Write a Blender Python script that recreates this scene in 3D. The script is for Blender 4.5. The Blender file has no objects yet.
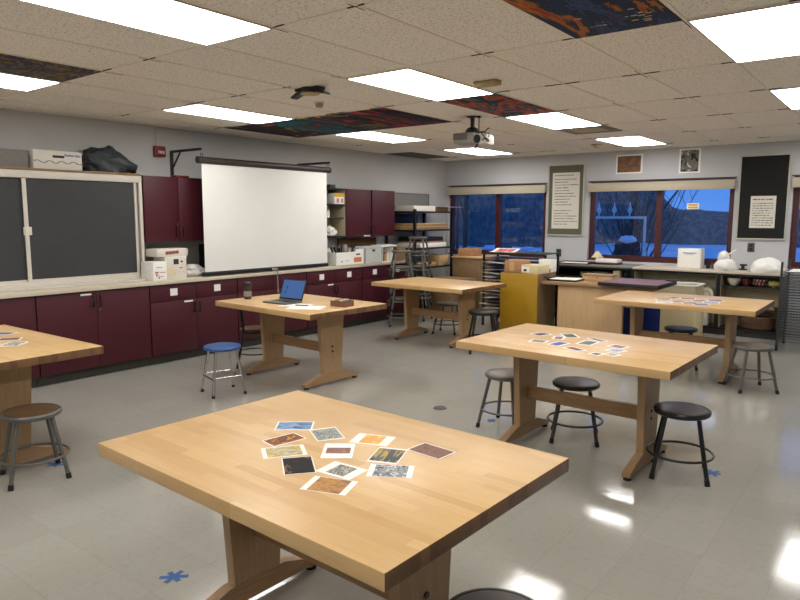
import bpy, bmesh, math, random
from mathutils import Vector, Matrix, noise as mnoise
PI = math.pi
R = math.radians
random.seed(7)
col = bpy.context.scene.collection
sc = bpy.context.scene

# ------------------------------------------------------------------ materials
def lin(c):
    c = c / 255.0
    return c / 12.92 if c <= 0.04045 else ((c + 0.055) / 1.055) ** 2.4
def rgb(r, g, b): return (lin(r), lin(g), lin(b), 1.0)
class NT:
    def __init__(s, name):
        s.m = bpy.data.materials.new(name); s.m.use_nodes = True
        s.t = s.m.node_tree; s.b = s.t.nodes['Principled BSDF']; s.out = s.t.nodes['Material Output']
    def n(s, typ, **kw):
        nd = s.t.nodes.new(typ)
        for k, v in kw.items(): setattr(nd, k, v)
        return nd
    def l(s, a, b): s.t.links.new(a, b)
    def inp(s, nd, key, v):
        if isinstance(v, bpy.types.NodeSocket): s.l(v, nd.inputs[key])
        else: nd.inputs[key].default_value = v
    def math(s, op, a, b=None, c=None):
        nd = s.n('ShaderNodeMath', operation=op); s.inp(nd, 0, a)
        if b is not None: s.inp(nd, 1, b)
        if c is not None: s.inp(nd, 2, c)
        return nd.outputs[0]
    def mix(s, f, a, b, bt='MIX'):
        nd = s.n('ShaderNodeMix', data_type='RGBA', blend_type=bt)
        s.inp(nd, 0, f); s.inp(nd, 6, a); s.inp(nd, 7, b); return nd.outputs[2]
    def coords(s, kind='Object'):
        return s.n('ShaderNodeTexCoord').outputs[kind]
    def sep(s, v):
        nd = s.n('ShaderNodeSeparateXYZ'); s.l(v, nd.inputs[0]); return nd.outputs
    def comb(s, x, y, z):
        nd = s.n('ShaderNodeCombineXYZ'); s.inp(nd, 0, x); s.inp(nd, 1, y); s.inp(nd, 2, z); return nd.outputs[0]
    def noise(s, v, scale, detail=3, rough=.5, dist=0):
        nd = s.n('ShaderNodeTexNoise'); s.l(v, nd.inputs['Vector']); nd.inputs['Scale'].default_value = scale
        nd.inputs['Detail'].default_value = detail; nd.inputs['Roughness'].default_value = rough
        nd.inputs['Distortion'].default_value = dist
        return nd.outputs['Fac']
    def white(s, v):
        nd = s.n('ShaderNodeTexWhiteNoise'); s.l(v, nd.inputs['Vector']); return nd.outputs['Value']
    def ramp(s, f, stops, interp='LINEAR'):
        nd = s.n('ShaderNodeValToRGB'); cr = nd.color_ramp; cr.interpolation = interp
        while len(cr.elements) < len(stops): cr.elements.new(0.5)
        for e, (p, c) in zip(cr.elements, stops): e.position = p; e.color = c
        s.l(f, nd.inputs[0]); return nd.outputs[0]
    def map(s, v, scale):
        nd = s.n('ShaderNodeMapping'); s.l(v, nd.inputs[0]); nd.inputs['Scale'].default_value = scale; return nd.outputs[0]
    def bump(s, h, strength, dist=.01):
        nd = s.n('ShaderNodeBump'); s.l(h, nd.inputs['Height']); nd.inputs['Strength'].default_value = strength
        nd.inputs['Distance'].default_value = dist; s.l(nd.outputs[0], s.b.inputs['Normal'])
    def fin(s, c, rough=.5, metal=0, spec=.5):
        s.inp(s.b, 'Base Color', c); s.inp(s.b, 'Roughness', rough); s.inp(s.b, 'Metallic', metal)
        s.inp(s.b, 'Specular IOR Level', spec); return s.m
_mc = {}
def paint(name, c, rough=.5, metal=0, var=.06, scale=30, spec=.5, bump=0):
    """flat coloured surface with a faint procedural mottling"""
    if name in _mc: return _mc[name]
    t = NT(name); v = t.coords()
    f = t.noise(v, scale, 3)
    c2 = tuple(min(1, x * (1 - var)) for x in c[:3]) + (1,); c1 = tuple(min(1, x * (1 + var)) for x in c[:3]) + (1,)
    cc = t.ramp(f, [(.3, c2), (.7, c1)])
    if bump: t.bump(f, bump)
    _mc[name] = t.fin(cc, rough, metal, spec); return _mc[name]
def emit(name, c, strength):
    t = NT(name); t.fin((0, 0, 0, 1), .5)
    t.inp(t.b, 'Emission Color', c); t.b.inputs['Emission Strength'].default_value = strength
    return t.m
def butcher(name, light, dark, width=.042, seg=.55):
    """edge-glued maple strips running along X"""
    t = NT(name); v = t.coords(); x, y, z = t.sep(v)
    row = t.math('FLOOR', t.math('DIVIDE', y, width))
    off = t.math('MULTIPLY', t.white(t.comb(row, 3.7, 0)), 7)
    sg = t.math('FLOOR', t.math('DIVIDE', t.math('ADD', x, off), seg))
    rnd = t.white(t.comb(row, sg, 1.3))
    base = t.ramp(rnd, [(0, tuple((a * .45 + b * .55) for a, b in zip(light, dark))), (.25, tuple((a * .75 + b * .25) for a, b in zip(light, dark))), (1, light)])
    g = t.noise(t.map(v, (2.2, 34, 34)), 3.0, 5, .6, .4)
    base = t.mix(t.math('MULTIPLY', t.math('SUBTRACT', g, .42), .8), base, dark, 'MIX')
    blot = t.noise(v, 2.3, 2)
    base = t.mix(t.math('MULTIPLY', blot, .18), base, (1, .93, .8, 1), 'SOFT_LIGHT')
    nx = t.math('ABSOLUTE', t.sep(t.coords('Normal'))[0])
    base = t.mix(t.math('GREATER_THAN', nx, .8), base, t.mix(rnd, rgb(96, 68, 44), rgb(124, 90, 60)), 'MIX')   # end grain is darker
    rough = t.math('ADD', t.math('MULTIPLY', t.noise(v, 9, 3), .16), .27)
    return t.fin(base, rough, 0, .42)
def grainwood(name, light, dark, axis='Z', rough=.42, scale=6):
    t = NT(name); v = t.coords()
    sc_ = {'X': (1, 12, 12), 'Y': (12, 1, 12), 'Z': (12, 12, 1)}[axis]
    g = t.noise(t.map(v, sc_), scale, 5, .6, .6)
    return t.fin(t.ramp(g, [(.25, dark), (.75, light)]), rough, 0, .4)
def art(name, cols, scale=8, stretch=(1, 1, 1), dist=1.5, rough=.35):
    """abstract picture: distorted noise cut into colour areas"""
    t = NT(name); v = t.coords('Object')
    nd = t.n('ShaderNodeMapping'); t.l(v, nd.inputs[0]); nd.inputs['Scale'].default_value = stretch
    nd.inputs['Location'].default_value = (random.uniform(-9, 9), random.uniform(-9, 9), random.uniform(-9, 9))
    f = t.noise(nd.outputs[0], scale, 4, .6, dist)
    k = len(cols); stops = [(.35 + .30 * i / max(1, k - 1), cols[i]) for i in range(k)]
    return t.fin(t.ramp(f, stops, 'LINEAR'), max(rough, .5), 0, .15)

M = {}
M['wood'] = butcher('maple butcher block', rgb(209, 173, 122), rgb(176, 134, 86))
M['leg_wood'] = grainwood('maple leg board', rgb(172, 142, 106), rgb(148, 118, 84), 'Z')
M['foot_wood'] = grainwood('maple trestle foot', rgb(168, 136, 100), rgb(140, 108, 76), 'Y')
M['bar_wood'] = grainwood('maple stretcher', rgb(170, 136, 98), rgb(140, 106, 72), 'X')
M['bench_wood'] = grainwood('light birch panel', rgb(204, 172, 130), rgb(190, 156, 112), 'Z', .45, 3)
M['brown_wood'] = grainwood('brown oak panel', rgb(150, 122, 88), rgb(118, 92, 64), 'Z', .5)
M['ledge_wood'] = grainwood('ledge wood', rgb(150, 118, 84), rgb(118, 90, 60), 'Y', .5)
M['frame_red'] = paint('dark maroon painted frame', rgb(72, 25, 24), .4)
M['maroon'] = paint('maroon laminate', rgb(72, 23, 34), .5, var=.05, scale=60, spec=.35)
M['maroon_dark'] = paint('black edge gap', rgb(22, 14, 16), .6)
M['counter'] = paint('beige laminate counter', rgb(206, 194, 174), .38, var=.03, scale=90)
M['plinth'] = paint('dark grey plinth', rgb(66, 64, 60), .55)
M['white_metal'] = paint('off white frame paint', rgb(205, 198, 186), .4, var=.03)
M['slate'] = paint('charcoal chalkboard', rgb(50, 52, 54), .6, var=.10, scale=3)
M['white'] = paint('white paper', rgb(236, 234, 228), .6, var=.02)
M['offwhite'] = paint('off white card', rgb(216, 210, 198), .6, var=.03)
M['cream'] = paint('cream paint', rgb(214, 200, 158), .5, var=.03)
M['black'] = paint('black plastic', rgb(20, 20, 21), .45)
M['black_metal'] = paint('black enamelled steel', rgb(20, 20, 21), .35)
M['grey_metal'] = paint('grey enamelled steel', rgb(104, 103, 98), .38, .35)
M['dark_grey_metal'] = paint('dark grey steel', rgb(66, 64, 62), .38, .35)
M['chrome'] = paint('chrome', rgb(205, 205, 205), .16, 1)
M['brown_board'] = paint('brown hardboard seat', rgb(92, 70, 50), .36, var=.15, scale=12)
M['dark_board'] = paint('dark hardboard seat', rgb(56, 48, 43), .4, var=.15, scale=12)
M['grey_board'] = paint('grey brown hardboard seat', rgb(104, 90, 76), .36, var=.15, scale=12)
M['blue_seat'] = paint('blue seat', rgb(44, 82, 142), .4, var=.06)
M['rubber'] = paint('black rubber', rgb(16, 16, 16), .7)
M['red'] = paint('red enamel', rgb(120, 28, 26), .4)
M['red_print'] = paint('red print', rgb(150, 40, 36), .6)
M['blue_print'] = paint('blue print', rgb(40, 80, 150), .6)
M['ink'] = paint('dark ink', rgb(52, 50, 48), .7)
M['grey_ink'] = paint('grey ink', rgb(120, 116, 110), .7)
M['case_brown'] = paint('dark brown screen case', rgb(52, 40, 38), .45)
M['screen'] = paint('matte white projection fabric', rgb(228, 227, 222), .8, var=.012, scale=4)
M['cardboard'] = paint('brown cardboard', rgb(170, 128, 88), .75, var=.06)
M['kraft'] = paint('pale kraft board', rgb(192, 158, 112), .75, var=.06)
M['yellow'] = paint('mustard yellow paint', rgb(168, 128, 14), .5, var=.05)
M['yellow_box'] = paint('yellow print', rgb(214, 164, 40), .5)
M['olive_felt'] = paint('olive grey felt', rgb(96, 95, 78), .9, var=.06, scale=80)
M['black_felt'] = paint('black felt', rgb(24, 24, 23), .92, var=.1, scale=80)
M['tan_frame'] = paint('pale aluminium frame', rgb(186, 184, 172), .4)
M['blind'] = paint('beige blind fabric', rgb(190, 179, 158), .8, var=.03, scale=60)
M['green_felt'] = paint('dark green board', rgb(38, 52, 46), .6)
M['mauve'] = paint('mauve laminate', rgb(122, 84, 78), .4)
M['plastic_bag'] = paint('black bin liner', rgb(44, 50, 54), .5, var=.15, scale=10)
M['white_plastic'] = paint('white plastic sheeting', rgb(232, 230, 226), .45, var=.03)
M['tote'] = paint('cloudy plastic tote', rgb(188, 178, 148), .4)
M['bin_blue'] = paint('blue plastic', rgb(28, 50, 120), .45)
M['wicker'] = paint('wicker', rgb(92, 60, 38), .6, var=.4, scale=70, bump=.6)
M['wire'] = paint('grey wire', rgb(78, 80, 84), .4, .4)
M['ceramic_white'] = paint('white glazed ceramic', rgb(214, 206, 190), .3, var=.08, scale=30)
M['ceramic_red'] = paint('dark red glazed ceramic', rgb(92, 44, 42), .3, var=.2, scale=30)
M['ceramic_yellow'] = paint('yellow green ceramic', rgb(170, 160, 90), .35, var=.2, scale=30)
M['tape'] = paint('blue painters tape', rgb(44, 84, 140), .7)
M['vent'] = paint('brown grey vent metal', rgb(112, 100, 72), .5)
M['vent_dark'] = paint('dark vent grille', rgb(70, 66, 60), .6)
M['tan_plastic'] = paint('tan plastic', rgb(172, 152, 108), .5)
M['silver'] = paint('silver plastic', rgb(150, 146, 138), .4)
M['tbar'] = paint('cream ceiling rail', rgb(232, 224, 208), .5, var=.02)
M['gap'] = paint('dark ceiling joint', rgb(56, 46, 36), .8)
M['steel_box'] = paint('brushed outlet plate', rgb(84, 82, 78), .4, .5)
M['interior'] = paint('beige cupboard lining', rgb(196, 184, 154), .6, var=.03)
M['green_leafy'] = paint('dark leaves', rgb(40, 54, 34), .7)

def mk_ceiling():
    t = NT('fissured ceiling tile'); v = t.coords()
    f = t.noise(v, 62, 3, .7); g = t.noise(v, 42, 2, .6)
    x, y, z = t.sep(v)
    cell = t.comb(t.math('FLOOR', t.math('DIVIDE', t.math('ADD', x, 2.884), .61)), t.math('FLOOR', t.math('DIVIDE', t.math('SUBTRACT', y, 2.581), 1.22)), .5)
    base = t.ramp(t.white(cell), [(0, rgb(238, 232, 222)), (1, rgb(243, 238, 229))])
    pit = t.ramp(f, [(.36, rgb(140, 122, 104)), (.47, (1, 1, 1, 1))])
    cc = t.mix(.5, base, pit, 'MULTIPLY')
    t.bump(t.math('ADD', f, g), .35, .01)
    return t.fin(cc, .9, 0, .2)
def mk_floor():
    t = NT('polished vinyl floor tile'); v = t.coords(); x, y, z = t.sep(v)
    fx = t.math('DIVIDE', t.math('ADD', x, .09), .3048); fy = t.math('DIVIDE', t.math('ADD', y, .05), .3048)
    rnd = t.white(t.comb(t.math('FLOOR', fx), t.math('FLOOR', fy), 2.2))
    base = t.ramp(rnd, [(0, rgb(157, 154, 146)), (1, rgb(161, 158, 150))])
    sp = t.noise(v, 26, 4, .65)
    base = t.mix(.5, base, t.ramp(sp, [(.3, rgb(232, 229, 224)), (.5, (1, 1, 1, 1)), (.75, rgb(244, 242, 238))]), 'MULTIPLY')
    wear = t.noise(v, 1.1, 4, .6)
    base = t.mix(t.math('MULTIPLY', wear, .25), base, rgb(134, 129, 119), 'MIX')
    ex = t.math('ABSOLUTE', t.math('SUBTRACT', t.math('FRACT', fx), .5)); ey = t.math('ABSOLUTE', t.math('SUBTRACT', t.math('FRACT', fy), .5))
    edge = t.math('GREATER_THAN', t.math('MAXIMUM', ex, ey), .4955)
    base = t.mix(t.math('MULTIPLY', edge, .22), base, rgb(84, 78, 70), 'MIX')
    rough = t.math('ADD', t.math('MULTIPLY', t.noise(v, 3.5, 5, .65), .11), .035)
    t.bump(t.math('ADD', t.math('ADD', t.math('MULTIPLY', t.noise(v, 3, 2, .5), .4), t.math('MULTIPLY', t.noise(t.map(v, (1, 1, 1)), 30, 3, .6), .16)), t.math('MULTIPLY', edge, -.2)), .10, .012)
    return t.fin(base, rough, 0, .55)
def mk_wall(name, c):
    t = NT(name); v = t.coords(); x, y, z = t.sep(v)
    f = t.noise(v, 1.4, 3); g = t.noise(v, 160, 2)
    c2 = tuple(a * .94 for a in c[:3]) + (1,)
    base = t.ramp(f, [(.3, c2), (.7, c)])
    t.bump(g, .12, .004)
    return t.fin(base, .7, 0, .3)
def mk_glass():
    t = NT('window glass'); m = t.m
    gl = t.n('ShaderNodeBsdfGlossy'); gl.inputs['Roughness'].default_value = .0
    tr = t.n('ShaderNodeBsdfTransparent'); tr.inputs[0].default_value = (.93, .95, .97, 1)
    fr = t.n('ShaderNodeFresnel'); fr.inputs[0].default_value = 1.5
    mx = t.n('ShaderNodeMixShader'); f2 = t.math('MULTIPLY', fr.outputs[0], 1.3)
    t.l(f2, mx.inputs[0]); t.l(tr.outputs[0], mx.inputs[1]); t.l(gl.outputs[0], mx.inputs[2])
    t.l(mx.outputs[0], t.out.inputs['Surface']); return m
M['ceiling'] = mk_ceiling(); M['floor'] = mk_floor(); M['glass'] = mk_glass()
M['wall'] = mk_wall('painted block wall', rgb(194, 195, 198))
M['wall_left'] = mk_wall('painted block wall grey', rgb(190, 189, 187))
M['lamp'] = emit('lamp diffuser', (1.0, .98, .945, 1), 12.5)
M['laptop_screen'] = emit('laptop display', rgb(70, 112, 176), .7)

# ------------------------------------------------------------------ mesh builder
class MB:
    def __init__(s): s.bm = bmesh.new()
    def _new(s, vs, faces, smooth=False):
        v = [s.bm.verts.new(p) for p in vs]; out = []
        for f in faces:
            try:
                fc = s.bm.faces.new([v[i] for i in f]); fc.smooth = smooth; out.append(fc)
            except ValueError: pass
        return v, out
    def box(s, x0, y0, z0, x1, y1, z1, bev=0, rot=None, about=None):
        P = [(x, y, z) for z in (z0, z1) for y in (y0, y1) for x in (x0, x1)]
        if rot is not None:
            c = Vector(about if about else ((x0 + x1) / 2, (y0 + y1) / 2, (z0 + z1) / 2))
            P = [tuple(rot @ (Vector(p) - c) + c) for p in P]
        v, f = s._new(P, [(0, 2, 3, 1), (4, 5, 7, 6), (0, 1, 5, 4), (2, 6, 7, 3), (0, 4, 6, 2), (1, 3, 7, 5)])
        if bev:
            ed = list({e for fc in f for e in fc.edges})
            bmesh.ops.bevel(s.bm, geom=ed, offset=bev, segments=2, affect='EDGES', profile=.5)
        return s
    def prism(s, pts, z0, z1, axis='Z'):
        """outline pts (a,b) pushed from z0 to z1 along axis"""
        def P(a, b, c): return {'Z': (a, b, c), 'X': (c, a, b), 'Y': (a, c, b)}[axis]
        n = len(pts); vs = [P(a, b, z0) for a, b in pts] + [P(a, b, z1) for a, b in pts]
        fs = [tuple(range(n))[::-1], tuple(range(n, 2 * n))] + [(i, (i + 1) % n, n + (i + 1) % n, n + i) for i in range(n)]
        s._new(vs, fs); return s
    def cyl(s, p0, p1, r0, r1=None, seg=16, cap=True):
        r1 = r0 if r1 is None else r1
        p0 = Vector(p0); p1 = Vector(p1); d = (p1 - p0).normalized()
        a = d.orthogonal().normalized(); b = d.cross(a)
        vs = []
        for p, r in ((p0, r0), (p1, r1)):
            for i in range(seg):
                t = 2 * PI * i / seg; vs.append(p + a * math.cos(t) * r + b * math.sin(t) * r)
        s._new(vs, [(i, (i + 1) % seg, seg + (i + 1) % seg, seg + i) for i in range(seg)], True)
        if cap:
            for k in (0, 1):
                s._new(vs[k * seg:(k + 1) * seg], [tuple(range(seg))])
        return s
    def lathe(s, prof, seg=28, c=(0, 0, 0)):
        vs = []
        for r, z in prof:
            for i in range(seg):
                t = 2 * PI * i / seg; vs.append((c[0] + r * math.cos(t), c[1] + r * math.sin(t), c[2] + z))
        fs = []
        for k in range(len(prof) - 1):
            for i in range(seg):
                fs.append((k * seg + i, k * seg + (i + 1) % seg, (k + 1) * seg + (i + 1) % seg, (k + 1) * seg + i))
        v, f = s._new(vs, fs, True)
        for k in (0, len(prof) - 1):
            if prof[k][0] > 1e-4: s._new([vs[k * seg + i] for i in range(seg)], [tuple(range(seg))])
        return s
    def torus(s, c, Rr, r, seg=36, sub=8):
        vs = []
        for i in range(seg):
            t = 2 * PI * i / seg
            for j in range(sub):
                u = 2 * PI * j / sub
                vs.append((c[0] + (Rr + r * math.cos(u)) * math.cos(t), c[1] + (Rr + r * math.cos(u)) * math.sin(t), c[2] + r * math.sin(u)))
        s._new(vs, [(i * sub + j, ((i + 1) % seg) * sub + j, ((i + 1) % seg) * sub + (j + 1) % sub, i * sub + (j + 1) % sub) for i in range(seg) for j in range(sub)], True)
        return s
    def tube(s, pts, r, seg=8):
        for a, b in zip(pts[:-1], pts[1:]): s.cyl(a, b, r, r, seg)
        return s
    def quad(s, a, b, c, d): s._new([a, b, c, d], [(0, 1, 2, 3)]); return s
    def blob(s, c, rad, amp=.15, freq=2.0, seed=0, flat=None, sub=3):
        """lumpy closed form; flat = z below which it is pressed flat"""
        r = bmesh.ops.create_icosphere(s.bm, subdivisions=sub, radius=1.0)
        for v in r['verts']:
            n = mnoise.noise(v.co * freq + Vector((seed * 3.1, seed * 1.7, seed))) * amp * 2
            n += mnoise.noise(v.co * freq * 2.7 + Vector((seed, 5, seed * 2.2))) * amp
            p = v.co * (1 + n)
            v.co = Vector((c[0] + p.x * rad[0], c[1] + p.y * rad[1], c[2] + p.z * rad[2]))
            if flat is not None and v.co.z < flat: v.co.z = flat
        for f in s.bm.faces: f.smooth = True
        return s
    def build(s, name, mat, parent=None, loc=(0, 0, 0), rot=None):
        bmesh.ops.recalc_face_normals(s.bm, faces=s.bm.faces)
        me = bpy.data.meshes.new(name); s.bm.to_mesh(me); s.bm.free()
        me.set_sharp_from_angle(angle=R(38))
        if mat is not None: me.materials.append(mat)
        o = bpy.data.objects.new(name, me); col.objects.link(o); o.location = loc
        if rot: o.rotation_euler = rot
        if parent is not None: o.parent = parent
        return o
def tag(o, label=None, cat=None, group=None, kind=None):
    if label: o['label'] = label
    if cat: o['category'] = cat
    if group: o['group'] = group
    if kind: o['kind'] = kind
    return o
def thing(name, label, cat, loc=(0, 0, 0), rz=0, group=None):
    o = bpy.data.objects.new(name, None); col.objects.link(o); o.empty_display_size = .05
    o.location = loc; o.rotation_euler = (0, 0, rz); return tag(o, label, cat, group)
def struct(name, mb, mat, parent=None, loc=(0, 0, 0)):
    o = mb.build(name, mat, parent, loc)
    if parent is None: o['kind'] = 'structure'
    return o
def copy_tree(o, parent=None):
    c = o.copy(); col.objects.link(c)
    if parent is not None: c.parent = parent
    for ch in list(o.children): copy_tree(ch, c)
    return c
def text(name, body, size, mat, parent, loc, rot, align='CENTER', sx=1, bold=.0):
    cu = bpy.data.curves.new(name, 'FONT'); cu.body = body; cu.size = size; cu.align_x = align; cu.align_y = 'CENTER'
    cu.extrude = .0008; cu.offset = bold
    tmp = bpy.data.objects.new(name + '_curve', cu); col.objects.link(tmp)
    dg = bpy.context.evaluated_depsgraph_get()
    me = bpy.data.meshes.new_from_object(tmp.evaluated_get(dg)); bpy.data.objects.remove(tmp)
    me.name = name; me.materials.clear(); me.materials.append(mat)
    for v in me.vertices: v.co.x *= sx
    o = bpy.data.objects.new(name, me); col.objects.link(o); o.parent = parent; o.location = loc; o.rotation_euler = rot
    return o
FACE_X = (PI / 2, 0, PI / 2)      # lettering on something facing +X
FACE_Y = (PI / 2, 0, 0)           # lettering on something facing -Y

# ------------------------------------------------------------------ room shell
XL, XR, YF, YB, ZC = -7.13, 2.0, -2.2, 10.573, 2.675
struct('floor', MB().box(XL - .2, YF - .2, -.12, XR + .2, YB + .25, 0), M['floor'])
struct('ceiling', MB().box(XL - .2, YF - .2, ZC, XR + .2, YB + .25, ZC + .1), M['ceiling'])
struct('wall_left', MB().box(XL - .2, YF - .2, 0, XL, YB + .25, ZC), M['wall_left'])
struct('wall_right', MB().box(XR, YF - .2, 0, XR + .2, YB + .25, ZC), M['wall'])
struct('wall_front', MB().box(XL, YF - .2, 0, XR, YF, ZC), M['wall'])
WIN = [(-7.06, -5.055), (-4.29, -2.115), (-1.385, .60)]
WZ0, WZ1 = .93, 2.20
wb = MB(); WT = .24
xs = [XL] + [v for w in WIN for v in w] + [XR]
for i in range(0, len(xs), 2): wb.box(xs[i], YB, 0, xs[i + 1], YB + WT, ZC)
for a, b in WIN: wb.box(a, YB, 0, b, YB + WT, WZ0); wb.box(a, YB, WZ1, b, YB + WT, ZC)
struct('wall_back', wb, M['wall'])
struct('baseboard_right', MB().box(XR - .012, YF, 0, XR, YB, .1), M['plinth'])
struct('baseboard_front', MB().box(XL, YF, 0, XR - .012, YF + .012, .1), M['plinth'])

# windows
MULL = [-6.02, -3.18, -.4]
for k, (a, b) in enumerate(WIN):
    fr = MB(); y0, y1 = YB + .06, YB + .13; w = .075
    fr.box(a, y0, WZ0, a + w, y1, WZ1); fr.box(b - w, y0, WZ0, b, y1, WZ1)
    fr.box(a + w, y0, WZ0, b - w, y1, WZ0 + .09); fr.box(a + w, y0, WZ1 - w, b - w, y1, WZ1)
    m = MULL[k]; fr.box(m - .045, y0 - .01, WZ0 + .09, m + .045, y1 + .005, WZ1 - w)
    f = struct('window_%d' % (k + 1), fr, M['frame_red'])
    for (p, q) in ((a + w, m - .045), (m + .045, b - w)):
        MB().box(p, YB + .09, WZ0 + .09, q, YB + .096, WZ1 - w).build('glass_pane', M['glass'], f)
    MB().box(a, YB + .001, WZ0 - .0, b, YB + .06, WZ0 + .018).build('window_sill', M['frame_red'], f)
    # roller blind rolled up at the head
    t = thing('roller_blind', ['beige roller blind rolled up above the left blue window, nearest the corner', 'beige roller blind rolled up over the window with the yellow sticker', 'beige roller blind over the partly seen window at right edge'][k],
              'blind', ((a + b) / 2, YB - .0, 2.04), 0, 'roller blinds')
    hw = (b - a) / 2 + .005
    MB().box(-hw, -.075, .02, hw, -.003, .125, .006).build('valance', M['blind'], t)
    MB().box(-hw, -.085, .125, hw, -.003, .137).build('head_rail', M['tan_frame'], t)
    MB().box(-hw, -.075, .0, hw, -.055, .02, .004).build('bottom_bar', M['blind'], t)
    struct('trim_%d' % (k + 1), MB().box(a - .02, YB - .016, 2.198, b + .02, YB, 2.214), M['frame_red'])

# ceiling rails, lamps, painted panels
GX = lambda j: -2.884 + .61 * j
GY = lambda i: 2.581 + 1.22 * i
rails = MB(); gaps = MB()
for j in range(-6, 9):
    if GX(j) < XR: rails.box(GX(j) - .011, YF, ZC - .004, GX(j) + .011, YB, ZC)
for i in range(-3, 7):
    rails.box(XL, GY(i) - .011, ZC - .0045, XR, GY(i) + .011, ZC)
    for j in range(-6, 8):
        L = random.uniform(.05, .17)
        if random.random() < .8: gaps.box(GX(j) - L, GY(i) - .014, ZC - .0052, GX(j) + L * .8, GY(i) - .006, ZC)
        if random.random() < .5: gaps.box(GX(j) - .015, GY(i) - L, ZC - .0052, GX(j) - .009, GY(i) + L, ZC)
g = struct('trim_4', rails, M['tbar']); g2 = struct('trim_5', gaps, M['gap'])
g['label'] = 'cream ceiling grid rails'
lamp_cells = {(-1, -1): 'nearest ceiling light, large white panel at top left of the photo', (-1, -5): 'white ceiling light beside the multicoloured tile at the left edge',
              (1, -5): 'white ceiling light in front of the fire alarm, left of the row of painted tiles', (1, -1): 'white ceiling light between tan junction box and smoke detector',
              (1, 3): 'large white ceiling light at top right corner of the photo', (3, -5): 'white ceiling light touching the far side of the row of painted tiles',
              (3, -1): 'white ceiling light right of projector, beside the small painted tile', (3, 3): 'white ceiling light cut by the right edge, behind the big corner light',
              (5, -5): 'white ceiling light seen just under the projector', (5, -1): 'farthest ceiling light, above the two small wall pictures',
              (5, 3): 'white ceiling light over the wire rack outside the frame', (-3, -1): 'ceiling light behind the camera over the middle row', (-3, -5): 'ceiling light behind the camera by the cabinet wall', (-1, 3): 'ceiling light right above the camera position', (-3, 3): 'ceiling light behind the camera at right'}
lamp0 = None
for (i, j), lb in lamp_cells.items():
    if lamp0 is None:
        t = thing('ceiling_light', lb, 'ceiling light', (0, 0, 0), 0, 'fluorescent ceiling panels')
        fr = MB()
        for (a, b, c, d) in ((-.297, -.602, -.285, .602), (.285, -.602, .297, .602), (-.285, -.602, .285, -.59), (-.285, .59, .285, .602)): fr.box(a, b, -.012, c, d, -.0)
        fr.build('frame', M['white_metal'], t)
        MB().box(-.285, -.59, -.010, .285, .59, -.001).build('diffuser', M['lamp'], t)
        lamp0 = t
    else:
        t = copy_tree(lamp0); t['label'] = lb
    t.location = (GX(j) + .305, GY(i) + .61, ZC)
pal = [
    [rgb(40, 30, 30), rgb(150, 120, 40), rgb(60, 80, 110), rgb(84, 50, 44), rgb(50, 80, 104), rgb(160, 134, 60)],
    [rgb(80, 34, 60), rgb(40, 26, 40), rgb(52, 30, 42), rgb(28, 34, 42), rgb(200, 176, 40)],
    [rgb(20, 30, 50), rgb(30, 90, 100), rgb(22, 54, 64), rgb(30, 34, 46), rgb(150, 40, 56)],
    [rgb(200, 160, 50), rgb(30, 28, 58), rgb(24, 44, 40), rgb(40, 26, 50), rgb(170, 44, 56)],
    [rgb(180, 50, 36), rgb(22, 30, 56), rgb(26, 28, 42), rgb(28, 40, 50), rgb(190, 60, 40)],
    [rgb(200, 100, 50), rgb(44, 96, 104), rgb(26, 50, 72), rgb(190, 90, 56), rgb(36, 76, 84), rgb(70, 50, 90)],
    [rgb(150, 50, 44), rgb(176, 112, 52), rgb(30, 34, 48), rgb(36, 56, 86), rgb(30, 34, 50), rgb(50, 80, 120), rgb(60, 44, 80)]]
for (i, j, k, lb, lx) in ((-1, -4, 0, 'multicoloured painted ceiling tile beside the light at left edge', 0), (2, -6, 1, 'dark purple painted ceiling tile with yellow patch, nearest the cabinet wall in its row', 1),
                      (2, -5, 2, 'teal and red painted ceiling tile, second from cabinet wall in its row', 1), (2, -4, 3, 'navy painted ceiling tile with yellow blots, third from cabinet wall', 1),
                      (2, -3, 4, 'red striped painted ceiling tile, end of the row towards the projector', 2), (2, -1, 5, 'teal and rust painted ceiling tile by the projector', 1),
                      (0, 2, 6, 'dark painted ceiling tile with orange swirls at top edge of photo', 2)):
    m = art('painted tile %d' % k, pal[k], [7, 3, 3, 3, 2, 3, 2.2][k], [(1, 1, 1), (1, .6, 1), (1, .6, 1), (1, .6, 1), (4, .4, 1), (1, .5, 1), (2.2, .6, 1)][k], 1.2, .7)
    o = MB().box(-.294, -.599, -.009, .294, .599, 0, .002).build('painted_ceiling_tile', m, None, (GX(j) + .305, GY(i) + .61, ZC))
    tag(o, lb, 'ceiling tile', 'painted ceiling tiles')
    if k == 6:
        sp = MB()
        for q in range(16):
            px_, py_ = random.uniform(-.16, .2), random.uniform(.18, .5); sp.box(px_, py_, -.0098, px_ + random.uniform(.01, .05), py_ + random.uniform(.006, .02), -.009)
        sp.build('paint_dabs', paint('pale paint dab', rgb(190, 176, 140), .7), o)
# vents
t = thing('air_vent', 'brown framed square air vent in ceiling behind the right middle light', 'air vent', (GX(-1) + .305, GY(4) + .32, ZC), 0, 'ceiling vents')
fr = MB()
for (a, b, c, d) in ((-.295, -.295, -.2, .295), (.2, -.295, .295, .295), (-.2, -.295, .2, -.2), (-.2, .2, .2, .295)): fr.box(a, b, -.012, c, d, 0)
fr.build('frame', M['vent'], t); MB().box(-.2, -.2, -.008, .2, .2, 0).build('core', M['tan_plastic'], t)
t = thing('air_vent', 'dark grille air vent in ceiling near the far left corner', 'air vent', (GX(-7) + .33, GY(5) + .61, ZC), 0, 'ceiling vents')
fr = MB()
for k in range(9): fr.box(-.27, -.56 + k * .13, -.01, .27, -.49 + k * .13, 0)
MB().box(-.285, -.59, -.005, .285, .59, 0).build('backing', M['vent_dark'], t); fr.build('louvre', M['vent_dark'], t)

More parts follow.
